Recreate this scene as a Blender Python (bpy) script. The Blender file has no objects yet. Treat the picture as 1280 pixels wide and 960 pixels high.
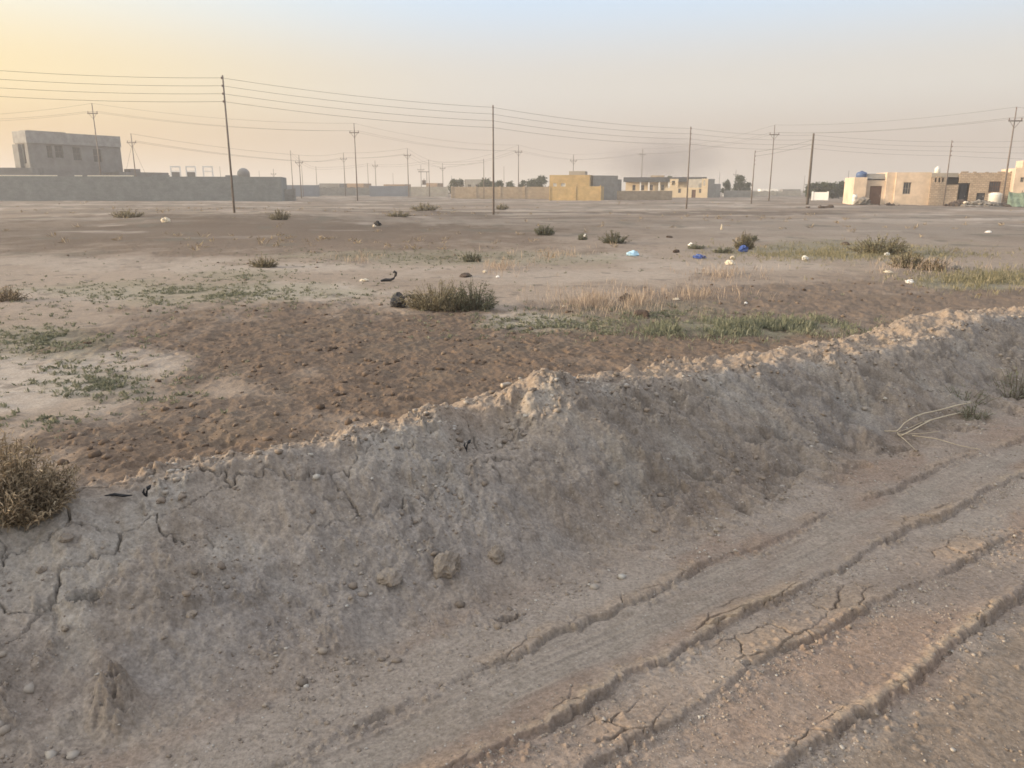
import bpy, math, random
import numpy as np
random.seed(7)
RNG = np.random.default_rng(11)
SC = bpy.context.scene
COL = SC.collection
R = math.radians

# ------------------------------------------------------------------ camera and picture geometry
F = 962.0
PITCH = R(14.23)
CAMZ = 1.6
HOR = 236.0
SUN_AZ, SUN_EL = R(-95.0), R(9.0)

cam_d = bpy.data.cameras.new('camera')
cam = bpy.data.objects.new('camera', cam_d)
COL.objects.link(cam)
cam.location = (0, 0, CAMZ)
cam.rotation_euler = (math.pi / 2 - PITCH, 0, 0)
cam_d.sensor_width = 36.0
cam_d.lens = F / 1280.0 * 36.0
cam_d.clip_start = 0.05
cam_d.clip_end = 9000
SC.camera = cam


def ray(px, py):
    x = (px - 640) / F
    yd = (py - 480) / F
    return (x, math.cos(PITCH) - yd * math.sin(PITCH), -math.sin(PITCH) - yd * math.cos(PITCH))


def at_z(px, py, z):
    r = ray(px, py)
    t = (z - CAMZ) / r[2]
    return r[0] * t, r[1] * t


def at_y(px, py, Y):
    r = ray(px, py)
    t = Y / r[1]
    return (r[0] * t, Y, CAMZ + r[2] * t)


# ------------------------------------------------------------------ noise (numpy)
_P = np.random.default_rng(3).permutation(256).astype(np.int32)
_P = np.concatenate([_P, _P])
_G = np.random.default_rng(4).uniform(0, 2 * np.pi, 256)
_GX, _GY = np.cos(_G).astype(np.float32), np.sin(_G).astype(np.float32)


def perlin(x, y, seed=0):
    x = np.asarray(x, np.float64) + seed * 17.31
    y = np.asarray(y, np.float64) - seed * 9.17
    xi = np.floor(x).astype(np.int64)
    yi = np.floor(y).astype(np.int64)
    xf = (x - xi).astype(np.float32)
    yf = (y - yi).astype(np.float32)
    xi &= 255
    yi &= 255
    u = xf * xf * xf * (xf * (xf * 6 - 15) + 10)
    w = yf * yf * yf * (yf * (yf * 6 - 15) + 10)

    def g(ix, iy, dx, dy):
        h = _P[_P[ix & 255] + (iy & 255)]
        return _GX[h] * dx + _GY[h] * dy
    a = g(xi, yi, xf, yf)
    b = g(xi + 1, yi, xf - 1, yf)
    c = g(xi, yi + 1, xf, yf - 1)
    d = g(xi + 1, yi + 1, xf - 1, yf - 1)
    l1 = a + u * (b - a)
    l2 = c + u * (d - c)
    return (l1 + w * (l2 - l1)) * 1.5


def fbm(x, y, seed=0, o=4, gain=0.5, lac=2.03):
    s = 0
    a = 1.0
    f = 1.0
    for k in range(o):
        s = s + a * perlin(x * f, y * f, seed + k * 3)
        a *= gain
        f *= lac
    return s


def worley(x, y, seed=0):
    x = np.asarray(x, np.float64) + seed * 31.7
    y = np.asarray(y, np.float64) + seed * 12.3
    xi = np.floor(x).astype(np.int64)
    yi = np.floor(y).astype(np.int64)
    f1 = np.full(x.shape, 9.0)
    f2 = np.full(x.shape, 9.0)
    idc = np.zeros(x.shape, np.int32)
    for dx in (-1, 0, 1):
        for dy in (-1, 0, 1):
            cx, cy = xi + dx, yi + dy
            h = _P[_P[cx & 255] + (cy & 255)]
            h2 = _P[h + 57]
            ddx = cx + h / 256.0 - x
            ddy = cy + h2 / 256.0 - y
            d = np.sqrt(ddx * ddx + ddy * ddy)
            near = d < f1
            f2 = np.where(near, f1, np.minimum(f2, d))
            idc = np.where(near, h, idc)
            f1 = np.where(near, d, f1)
    return f1, f2, idc


def sm(x, a, b):
    t = np.clip((x - a) / (b - a), 0, 1)
    return t * t * (3 - 2 * t)


def gauss(x, w):
    return np.exp(-(x / w) ** 2)


# ------------------------------------------------------------------ the road frame: u along the road, v across it
AR = R(53.7)
UX, UY = math.sin(AR), math.cos(AR)
VX, VY = -math.cos(AR), math.sin(AR)


def uv(x, y):
    return x * UX + y * UY, x * VX + y * VY


CREST_PX = [(-120, 668), (0, 645), (60, 630), (100, 619), (150, 608), (200, 598), (250, 583), (280, 575), (330, 568),
            (370, 566), (400, 558), (440, 545), (480, 538), (520, 528), (560, 520), (600, 516), (640, 507),
            (670, 488), (690, 472), (708, 467), (722, 478), (745, 481), (790, 480), (830, 473), (860, 469),
            (900, 466), (940, 461), (970, 457), (1000, 451), (1050, 443), (1090, 436), (1130, 428), (1160, 419),
            (1190, 403), (1215, 395), (1240, 392), (1280, 392), (1330, 388)]


def crest_v(u):
    return 3.1 + 0.05 * perlin(np.asarray(u) * 0.55, 0.3, 5) + 0.03 * perlin(np.asarray(u) * 2.1, 0.7, 6)


def _crest():
    us, zs = [], []
    for px, py in CREST_PX:
        r = ray(px, py)
        cu = r[0] * UX + r[1] * UY
        cv = r[0] * VX + r[1] * VY
        u = 1.0
        for k in range(6):
            v = float(crest_v(u)) + 0.04
            t = v / cv
            u = cu * t
        us.append(u)
        zs.append(CAMZ + r[2] * t)
    return np.array(us), np.array(zs)


CU, CZ = _crest()
UH = float(np.interp(605, [p[0] for p in CREST_PX], CU))


def _line(pts):
    a = sorted((uv(*at_z(px, py, -0.01)) for px, py in pts))
    return np.array([p[0] for p in a]), np.array([p[1] for p in a])


LA = _line([(340, 957), (420, 920), (520, 870), (560, 853), (620, 832), (700, 790), (760, 770), (840, 728), (880, 706),
            (960, 680), (1040, 640), (1100, 620), (1170, 585), (1280, 548)])
LB = _line([(627, 933), (692, 904), (733, 879), (775, 852), (817, 831), (858, 810), (900, 787), (934, 764), (997, 739),
            (1072, 697), (1138, 660), (1188, 643), (1230, 614), (1280, 595)])
LD = _line([(780, 931), (822, 908), (900, 862), (972, 814), (1030, 790), (1092, 758), (1163, 722), (1205, 702), (1280, 660)])
LC = _line([(984, 956), (1047, 918), (1080, 897), (1126, 868), (1155, 835), (1197, 806), (1238, 772), (1280, 739)])


def lv(L, u, seed):
    v = np.interp(u, L[0], L[1])
    return v + 0.018 * perlin(u * 3.3, 0.5, seed) + 0.014 * perlin(u * 9.0, 0.5, seed + 1) + 0.008 * perlin(u * 27, .5, seed + 2) + .003 * perlin(u * 61, .5, seed + 3) + .012 * np.sign(perlin(u * 13, .5, seed + 4)) * np.abs(perlin(u * 5, .5, seed + 5))


# ground heights read from where things stand (pixel of the foot, distance)
GC = [(293, 264, 52), (617, 268, 60), (857, 262, 76), (1110, 255.5, 91), (1250, 258, 87), (60, 250, 104), (200, 251, 107), (350, 252, 112),
      (715, 251, 130), (560, 246, 190), (860, 247, 165), (450, 244, 190), (1010, 255, 88), (940, 256, 95)]
GP = []
for px, py, Y in GC:
    X, Yy, Z = at_y(px, py, Y)
    GP.append((math.atan2(X, Y), math.log(Y), Z))
FIELD = -0.25

CONE = []
PITS = []      # (x, y, radius, depth) filled below


def far_z(x, y):
    r = np.sqrt(x * x + y * y) + 1e-6
    az = np.arctan2(x, y)
    lr = np.log(np.maximum(y, 0.5))
    s = np.full(np.shape(x), 0.35)
    z = np.full(np.shape(x), FIELD * 0.35)
    for a, l, zz in GP:
        w = np.exp(-((az - a) / 0.16) ** 2 - ((lr - l) / 0.22) ** 2) * 1.6
        s = s + w
        z = z + w * zz
    z = z / s
    return z + 0.05 * sm(r, 9, 30) * fbm(x * 0.14, y * 0.14, 21, 3) + sm(r, 40, 90) * 0.05 * perlin(x * .05, y * .05, 22)


# soil patches of the field: (px, py, half width px, half height px, weight)
BROWN = [(270, 560, 230, 48, 1), (520, 480, 420, 50, 1), (860, 430, 330, 30, .9), (480, 445, 400, 66, 1), (900, 400, 330, 30, .75), (300, 300, 420, 26, .75), (1130, 385, 220, 24, .8), (430, 440, 330, 62, 1), (520, 500, 280, 50, 1), (300, 530, 200, 55, .8), (760, 450, 260, 40, .8), (950, 425, 250, 22, .7),
         (200, 300, 330, 20, .55), (520, 295, 160, 14, .5), (1000, 370, 190, 22, .7), (1230, 372, 110, 14, .8), (1160, 345, 120, 10, .4),
         (640, 268, 400, 5, .5), (950, 266, 120, 3, .5), (120, 285, 200, 6, .4), (1050, 268, 80, 3, .6)]
PALE = [(60, 480, 130, 45, 1), (170, 455, 70, 22, .7), (390, 366, 110, 11, .9), (660, 402, 70, 12, .9), (700, 345, 160, 9, .5),
        (1080, 285, 260, 16, .6), (350, 335, 200, 6, .6), (150, 330, 180, 8, .5), (900, 332, 120, 7, .6), (570, 278, 120, 4, .6), (780, 260, 130, 3, .6),
        (100, 365, 120, 8, .5), (760, 320, 60, 4, .6)]
GREEN = [(250, 365, 200, 14, .7), (60, 430, 80, 20, .6), (120, 480, 80, 20, .35), (700, 405, 110, 14, .7), (930, 410, 120, 11, 1), (560, 322, 210, 9, .7),
         (1060, 315, 130, 14, .9), (1230, 350, 80, 11, 1), (300, 345, 60, 10, .6), (820, 385, 90, 12, .5)]


def patches(x, y, table, seed):
    lr = np.log(np.maximum(y, 0.5))
    sx = x / np.maximum(y, 0.5)
    wob = fbm(x * 0.5, y * 0.35, seed, 4) * 0.45 + 0.25 * perlin(x * 2.3, y * 1.4, seed + 31)
    m = np.zeros(np.shape(x))
    for px, py, rx, ry, wt in table:
        x0, y0 = at_z(px, py, FIELD)
        ya = at_z(px, py + ry, FIELD)[1]
        yb = at_z(px, py - ry, FIELD)[1] if py - ry > HOR + 3 else y0 * 2
        ly0 = 0.5 * (math.log(ya) + math.log(yb))
        hl = 0.5 * (math.log(yb) - math.log(ya))
        hw = rx / F
        d = np.sqrt(((sx - x0 / y0) / hw) ** 2 + ((lr - ly0) / hl) ** 2)
        m = np.maximum(m, wt * sm(d + wob, 1.25, 0.6))
    return m


def ground(x, y, near=True):
    """height and colour masks of the ground at points x, y"""
    x = np.asarray(x, np.float64)
    y = np.asarray(y, np.float64)
    u, v = uv(x, y)
    r = np.sqrt(x * x + y * y)
    uc = np.clip(u, -3, 16)
    vc = crest_v(uc)
    zc = np.interp(u, CU, CZ)
    zc = zc + 0.015 * perlin(u * 5, .2, 8) - .03 * sm(u, 4.5, 6.5)
    hol = np.exp(-((u - UH) / .30) ** 4)
    plateau = 0.10 + 0.30 * sm(u, 1.9, 5) + .14 * hol
    toe = 2.2 + 0.09 * perlin(u * 0.8, .9, 9) + 0.04 * perlin(u * 3.1, .4, 10)
    zfield = far_z(x, y)
    # --- road with its ruts
    va, vb, vd, vq = lv(LA, u, 40), lv(LB, u, 44), lv(LD, u, 48), lv(LC, u, 52)
    dm = sm(perlin(u * 0.9, .3, 60), -0.35, 0.1)           # the middle rim comes and goes
    am = 0.35 + 0.65 * sm(perlin(u * 1.3, .6, 61), -0.3, 0.15)
    # sections from far to near
    hA = 0.008 * sm(v, va, va + .25)
    tA = np.clip((v - vb) / np.maximum(va - vb, .05), 0, 1)
    hAB = -0.014 * am * sm(tA, -0.02, 0.25) + 0.004 * gauss(v - vb - .03, .05)
    tB = np.clip((v - vd) / np.maximum(vb - vd, .05), 0, 1)
    hBD = -0.011 * sm(tB, 0.25, 1.0) + 0.004 * dm * gauss(v - vd - .03, .04) - 0.002
    tD = np.clip((v - vq) / np.maximum(vd - vq, .05), 0, 1)
    hDC = -0.002 - 0.009 * dm * sm(tD, 0.3, 1.0) - 0.007 * (1 - dm) * sm(tD, 0.1, .6) + 0.009 * gauss(v - vq - .02, .035)
    hC = -0.012 + 0.005 * sm(v, vq - .1, vq - .6)
    e = 0.006
    z = hC
    z = z + (hDC - z) * sm(v, vq - e, vq + e)
    z = z + (hBD - z) * sm(v, vd - e, vd + e)
    z = z + (hAB - z) * sm(v, vb - e, vb + e)
    z = z + (hA - z) * sm(v, va - e * 1.4, va + e * 1.4)
    z = z * (.45 + .85 * sm(perlin(u * 1.5, v * 1.2, 62) + .4 * perlin(u * 4.5, v * 3, 63), -.55, .55))
    floorAB = sm(v, vb + .06, vb + .14) * sm(v, va, va - .05)
    # --- berm
    t = np.clip((v - toe) / (vc - toe), 0, 1)
    fp = 0.5 * t ** 1.5 + 0.5 * sm(t, 0, 1)
    fp = fp * (1 - .12 * np.sin(np.pi * t) * sm(perlin(u * .6, .1, 11), -.3, .3))
    zf = z * (1 - sm(t, 0, .3)) + (zc) * fp
    bb = np.clip((v - vc - plateau) / 1.15, 0, 1)
    zb = zc + (zfield - zc) * sm(bb, 0, 1) ** 0.85
    z = np.where(v < vc, zf, zb)
    z = z - .105 * np.exp(-(np.abs(u - UH) / .23) ** 3.5 - ((v - vc + .02) / .115) ** 2) - .05 * np.exp(-((u - UH + .12) / .2) ** 2 - ((v - vc + .12) / .08) ** 2)
    mberm = sm(v, toe - .1, toe + .3) * sm(v, vc + plateau + .9, vc + plateau + .2)
    mfield = sm(v, vc + plateau + .5, vc + plateau + 1.2)
    # behind the camera the road ends too
    back = sm(v, -3.6, -5.0)
    z = z * (1 - back) + zfield * back
    mroad = sm(v, toe + .2, toe - .05) * (1 - back)
    front = sm(v, toe - .2, toe + .1) * sm(v, vc + .05, vc - .12)
    out = dict(u=u, v=v, vc=vc, toe=toe, va=va, vb=vb, vd=vd, vq=vq, mberm=mberm, mfield=mfield, mroad=mroad,
               floorAB=floorAB, plateau=plateau, crack=np.zeros_like(z), dark=np.zeros_like(z), pale=0, front=front)
    if not near:
        out['z'] = z
        return out
    k = sm(r, 16, 9)                                           # near detail fades out
    b1 = fbm(u * 1.3, v * 1.3, 70, 3)
    b2 = fbm(u * 4.2, v * 4.2, 73, 4)
    z = z + mberm * (0.035 * b1 * sm(v, vc + .1, vc - .25) + 0.018 * b2)
    # rougher, gullied slope further along the berm
    rough = sm(u, 1.6, 3.4)
    gl = fbm(u * 5.5 + v * 3.0, v * 2.0, 77, 4)
    z = z + front * rough * (0.030 * gl - 0.05 * sm(fbm(u * 3.4 + v * 2.2, v * 4.6 - u * .5, 80, 4), .2, .6) + .016 * fbm(u * 12 + v * 6, v * 7, 82, 3))
    # clods on top and on the sunlit back
    topm = sm(v, vc - .12, vc + .02) * sm(v, vc + plateau + .9, vc + plateau + .1)
    f1, f2, ident = worley(u * 11 + .6 * b2, v * 11 + .5 * fbm(u * 6, v * 6, 87, 2), 5)
    clod = np.clip(0.55 - f1, 0, 1) * (ident % 7) / 6.0
    z = z + topm * (0.25 + .75 * sm(u, 1.2, 2.6)) * ((0.028 + .050 * sm(perlin(u * 1.7, v * 2.3, 86), -.1, .5)) * clod + 0.026 * fbm(u * 7, v * 7, 84, 4))
    # lumps of every size
    lump = np.abs(fbm(u * 9, v * 9, 90, 4))
    z = z + k * (0.35 + .65 * sm(fbm(u * 1.1, v * 1.1, 93, 3), -.3, .4)) * (mberm * 0.027 + mroad * (1 - .8 * floorAB) * 0.0035) * (lump - .3)
    grit = fbm(u * 34, v * 34, 95, 3)
    zone = sm(fbm(u * 1.7, v * 1.9, 96, 4), -.25, .45)            # crumbly here, smooth crust there
    med = fbm(u * 3.1, v * 3.6, 94, 4, .55)
    z = z + k * mberm * .038 * np.where(med > .1, (med - .1) * .9, (med - .1) * .35)
    s1, s2, sid = worley(u * 15 + .5 * fbm(u * 9, v * 9, 88, 2), v * 15 + .5 * grit, 29)
    z = z + k * mberm * sm(zone, .30, .8) * .070 * np.clip(.5 - s1, 0, 1) * ((sid % 6) / 5.) ** 1.5
    z = z + k * (.25 + .75 * zone) * (mberm * .0048 + mroad * (1 - .6 * floorAB) * .0014) * grit
    g1, g2, gid = worley(u * 26 + .2 * grit, v * 26, 9)
    gm = sm(fbm(u * 2.2, v * 2.2, 97, 3), -.2, .5)
    z = z + k * (mberm + mroad * (1 - floorAB)) * gm * 0.030 * np.clip(.40 - g1, 0, 1) * (gid % 4 == 0)
    # streaks of the tyre in the rut floor
    z = z + floorAB * (0.005 * perlin(v * 45, u * 1.1, 98) + .0035 * perlin(v * 90, u * 1.8, 99))
    z = z + mroad * 0.0015 * perlin(v * 26, u * .7, 100) + k * mroad * .003 * b2 * (1 - .7 * floorAB)
    # crusty road: plates along the rims
    wx = u * 5.0 + .16 * fbm(u * 8, v * 8, 101, 3)
    wy = v * 9.5 + .16 * fbm(u * 8 + 4, v * 8, 104, 3)
    c1, c2, cid = worley(wx, wy, 12)
    edge = c2 - c1
    rim = np.maximum.reduce([sm(v, vb - .01, vb + .01) * sm(v, vb + .12, vb + .05) * sm(perlin(u * 1.4, .2, 107), -.05, .25),
                             dm * sm(v, vd - .01, vd + .01) * sm(v, vd + .20, vd + .09) * sm(perlin(u * 1.9, .2, 108), -.1, .2),
                             .5 * sm(v, vq - .01, vq + .01) * sm(v, vq + .06, vq + .03) * sm(perlin(u * 2.4, .2, 110), -.1, .3),
                             .7 * sm(v, va - .01, va + .01) * sm(v, va + .08, va + .03) * sm(perlin(u * 2.6, .8, 109), .0, .3)])
    ck = rim * sm(edge, .042, .010)
    z = z + rim * (0.010 * ((cid % 8) / 7.0 - .5) + .003) - 0.026 * ck
    for L_, sd, am_ in ((vb, 0, 1.0), (vd, 1, .8), (vq, 2, 1.0), (va, 3, .9)):
        on_ = sm(perlin(u * 3.1, .4, 220 + sd) + .6 * perlin(u * 1.1, .2, 230 + sd), -.45, .05)
        if sd == 1:
            on_ = on_ * dm
        w_ = .0075 * (1 + .5 * perlin(u * 14, .1, 240 + sd)) * .9
        z = z - am_ * on_ * mroad * .013 * np.exp(-((v - L_ + .011) / w_) ** 2)
        z = z + am_ * on_ * mroad * .0055 * gauss(v - L_ - .018, .020) * (1 + .8 * perlin(u * 22, v * 30, 250 + sd))
    # broken crumbs just under each rim
    for L_, sd in ((vb, 0), (vd, 1), (vq, 2), (va, 3)):
        below = sm(v, L_ - .10, L_ - .03) * sm(v, L_ + .005, L_ - .01) * sm(perlin(u * 2.2, .4, 120 + sd), -.2, .3)
        z = z + below * .022 * np.clip(.5 - g1, 0, 1) * (1 + (gid % 3)) * .6
    # shrinkage cracks along the crest
    wx = u * 1.9 + .22 * fbm(u * 5, v * 5, 111, 4)
    wy = v * 4.6 + .30 * fbm(u * 5 + 9, v * 5, 114, 4)
    d1, d2, did = worley(wx, wy, 15)
    cm = sm(v, vc - .50, vc - .22) * sm(v, vc + .25, vc + .05) * sm(fbm(u * 1.2, v * 2.0, 117, 2), -.55, -.1) * (1 - .5 * rough)
    ce = cm * sm(d2 - d1, .022, .007)
    z = z - .045 * ce
    z = z + cm * .010 * ((did % 6) / 5. - .5)
    # --- trampled soil of the field
    brown = patches(x, y, BROWN, 130) * mfield
    pale = patches(x, y, PALE, 135) * mfield
    green = patches(x, y, GREEN, 140) * mfield
    kf = sm(r, 45, 12)
    hoof = fbm(x * 4.4, y * 3.8, 145, 4, .6)
    h1, h2, hid = worley(x * 4.6 + .5 * hoof, y * 3.8, 19)
    dip = sm(h1, .36, .10) * (hid % 5 < 2) * (.5 + (hid % 7) / 6.)
    amp = mfield * kf * (.25 + .75 * np.clip(brown * 1.4, 0, 1)) * (1 - .5 * pale)
    z = z + amp * (0.014 * hoof - 0.022 * dip + .008 * fbm(x * 13, y * 11, 148, 3) + .022 * fbm(x * 1.5, y * 1.5, 149, 2))
    z = z + mfield * sm(r, 25, 60) * .05 * fbm(x * .5, y * .5, 151, 3)
    for (pxx, pyy, rad, dep) in PITS:
        pu, pv = uv(pxx, pyy)
        dd = np.sqrt((u - pu) ** 2 + ((v - pv) * 2.1 + .4 * (u - pu)) ** 2) / rad * (1 + .35 * b2 + .3 * grit)
        dd = dd * 1.5
        g = np.exp(-dd ** 2.2)
        z = z - dep * g + dep * .25 * np.exp(-((dd - 1.35) / .35) ** 2)
        out['dark'] = np.maximum(out['dark'], g * .0)
    if CONE:
        dd = np.sqrt((x - CONE[0]) ** 2 + (y - CONE[1]) ** 2) / .105 * (1 + .30 * b2 + .15 * lump)
        z = z + .135 * np.clip(1 - dd, 0, 1) ** 1.25 * (1 + .5 * grit)
    out.update(z=z, crack=np.maximum(ck, ce), brown=brown, pale=pale, green=green, dip=dip * amp, hoof=hoof, b1=b1, b2=b2,
               rim=rim, topm=topm, gm=gm, rough=rough, lump=lump)
    return out


def gz(x, y):
    return float(ground(np.array([x]), np.array([y]))['z'][0])


def hit(px, py):
    """where the ray through a pixel of the photograph meets the ground"""
    r = ray(px, py)
    t = np.concatenate([np.arange(1.2, 12, .01), np.geomspace(12, 400, 1500)])
    X, Y, Z = r[0] * t, r[1] * t, CAMZ + r[2] * t
    g = ground(X, Y)['z']
    i = int(np.argmax(Z <= g))
    if Z[i] > g[i]:
        i = len(t) - 1
    return float(X[i]), float(Y[i]), float(g[i])


for px, py, rad, dep in [(106, 752, .060, .16), (635, 776, .045, .06), (345, 717, .06, .02), (240, 590, .03, .02), (540, 537, .05, .03),
                         (1050, 490, .07, .05), (1140, 462, .06, .05), (1000, 560, .05, .03), (1060, 536, .05, .03),
                         (900, 600, .06, .03), (850, 610, .05, .03), (1125, 524, .05, .04), (960, 540, .06, .04), (1090, 455, .06, .04),
                         (410, 625, .03, .03), (710, 620, .04, .02), (770, 580, .06, .03), (1180, 480, .05, .03)]:
    h_ = hit(px, py)
    PITS.append((h_[0], h_[1], rad, dep))

CONE.extend(hit(146, 886)[:2])

# ------------------------------------------------------------------ materials
def mat(name, base=(.5, .5, .5), rough=.9, var=.15, vscale=3.0, bump=0.0, bscale=40, metallic=0.0, spec=.3, tint2=None, vcol=False):
    m = bpy.data.materials.new(name)
    m.use_nodes = True
    nt = m.node_tree
    N, L = nt.nodes, nt.links
    p = N['Principled BSDF']
    p.inputs['Roughness'].default_value = rough
    p.inputs['Metallic'].default_value = metallic
    p.inputs['Specular IOR Level'].default_value = spec
    tc = N.new('ShaderNodeTexCoord')
    n1 = N.new('ShaderNodeTexNoise')
    n1.inputs['Scale'].default_value = vscale
    n1.inputs['Detail'].default_value = 6
    n1.inputs['Roughness'].default_value = .65
    L.new(tc.outputs['Object'], n1.inputs['Vector'])
    ramp = N.new('ShaderNodeValToRGB')
    ramp.color_ramp.elements[0].position = .3
    ramp.color_ramp.elements[1].position = .7
    lo = [c * (1 - var) for c in base]
    hi = [min(1, c * (1 + var)) for c in (tint2 or base)]
    ramp.color_ramp.elements[0].color = (*lo, 1)
    ramp.color_ramp.elements[1].color = (*hi, 1)
    L.new(n1.outputs['Fac'], ramp.inputs['Fac'])
    L.new(ramp.outputs['Color'], p.inputs['Base Color'])
    if bump:
        n2 = N.new('ShaderNodeTexNoise')
        n2.inputs['Scale'].default_value = bscale
        n2.inputs['Detail'].default_value = 5
        L.new(tc.outputs['Object'], n2.inputs['Vector'])
        b = N.new('ShaderNodeBump')
        b.inputs['Strength'].default_value = bump
        b.inputs['Distance'].default_value = .03
        L.new(n2.outputs['Fac'], b.inputs['Height'])
        L.new(b.outputs['Normal'], p.inputs['Normal'])
    return m


def mat_leaf(name, cols, rough=.75):
    """foliage: each leaf or blade (mesh island) its own tone"""
    m = bpy.data.materials.new(name)
    m.use_nodes = True
    nt = m.node_tree
    N, L = nt.nodes, nt.links
    p = N['Principled BSDF']
    p.inputs['Roughness'].default_value = rough
    p.inputs['Specular IOR Level'].default_value = .2
    g = N.new('ShaderNodeNewGeometry')
    ramp = N.new('ShaderNodeValToRGB')
    while len(ramp.color_ramp.elements) < len(cols):
        ramp.color_ramp.elements.new(.5)
    for i, c in enumerate(cols):
        ramp.color_ramp.elements[i].position = i / (len(cols) - 1)
        ramp.color_ramp.elements[i].color = (*c, 1)
    L.new(g.outputs['Random Per Island'], ramp.inputs['Fac'])
    L.new(ramp.outputs['Color'], p.inputs['Base Color'])
    tr = N.new('ShaderNodeBsdfTranslucent')
    L.new(ramp.outputs['Color'], tr.inputs['Color'])
    mx = N.new('ShaderNodeMixShader')
    mx.inputs['Fac'].default_value = .25
    L.new(p.outputs['BSDF'], mx.inputs[1])
    L.new(tr.outputs['BSDF'], mx.inputs[2])
    L.new(mx.outputs['Shader'], N['Material Output'].inputs['Surface'])
    return m


def mat_blocks(name, c1, c2, mortar, w=.4, h=.2, rough=.95, msize=.012, bump=.3):
    """coursed blocks or bricks on vertical faces: x+y runs along, z up (object space)"""
    m = bpy.data.materials.new(name)
    m.use_nodes = True
    nt = m.node_tree
    N, L = nt.nodes, nt.links
    p = N['Principled BSDF']
    p.inputs['Roughness'].default_value = rough
    p.inputs['Specular IOR Level'].default_value = .2
    tc = N.new('ShaderNodeTexCoord')
    sp = N.new('ShaderNodeSeparateXYZ')
    L.new(tc.outputs['Object'], sp.inputs[0])
    ad = N.new('ShaderNodeMath')
    ad.operation = 'ADD'
    L.new(sp.outputs[0], ad.inputs[0])
    L.new(sp.outputs[1], ad.inputs[1])
    cb = N.new('ShaderNodeCombineXYZ')
    L.new(ad.outputs[0], cb.inputs[0])
    L.new(sp.outputs[2], cb.inputs[1])
    br = N.new('ShaderNodeTexBrick')
    br.inputs['Scale'].default_value = 1
    br.inputs['Brick Width'].default_value = w
    br.inputs['Row Height'].default_value = h
    br.inputs['Mortar Size'].default_value = msize
    br.inputs['Color1'].default_value = (*c1, 1)
    br.inputs['Color2'].default_value = (*c2, 1)
    br.inputs['Mortar'].default_value = (*mortar, 1)
    L.new(cb.outputs[0], br.inputs['Vector'])
    n = N.new('ShaderNodeTexNoise')
    n.inputs['Scale'].default_value = .9
    n.inputs['Detail'].default_value = 7
    n.inputs['Roughness'].default_value = .7
    L.new(tc.outputs['Object'], n.inputs['Vector'])
    rp = N.new('ShaderNodeValToRGB')
    rp.color_ramp.elements[0].position = .3
    rp.color_ramp.elements[0].color = (.72, .72, .72, 1)
    rp.color_ramp.elements[1].position = .7
    rp.color_ramp.elements[1].color = (1.12, 1.1, 1.08, 1)
    L.new(n.outputs['Fac'], rp.inputs['Fac'])
    mx = N.new('ShaderNodeMix')
    mx.data_type = 'RGBA'
    mx.blend_type = 'MULTIPLY'
    mx.inputs[0].default_value = 1
    L.new(br.outputs['Color'], mx.inputs[6])
    L.new(rp.outputs['Color'], mx.inputs[7])
    L.new(mx.outputs[2], p.inputs['Base Color'])
    b = N.new('ShaderNodeBump')
    b.inputs['Strength'].default_value = bump
    b.inputs['Distance'].default_value = .02
    b.invert = True
    L.new(br.outputs['Fac'], b.inputs['Height'])
    L.new(b.outputs['Normal'], p.inputs['Normal'])
    return m


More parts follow.
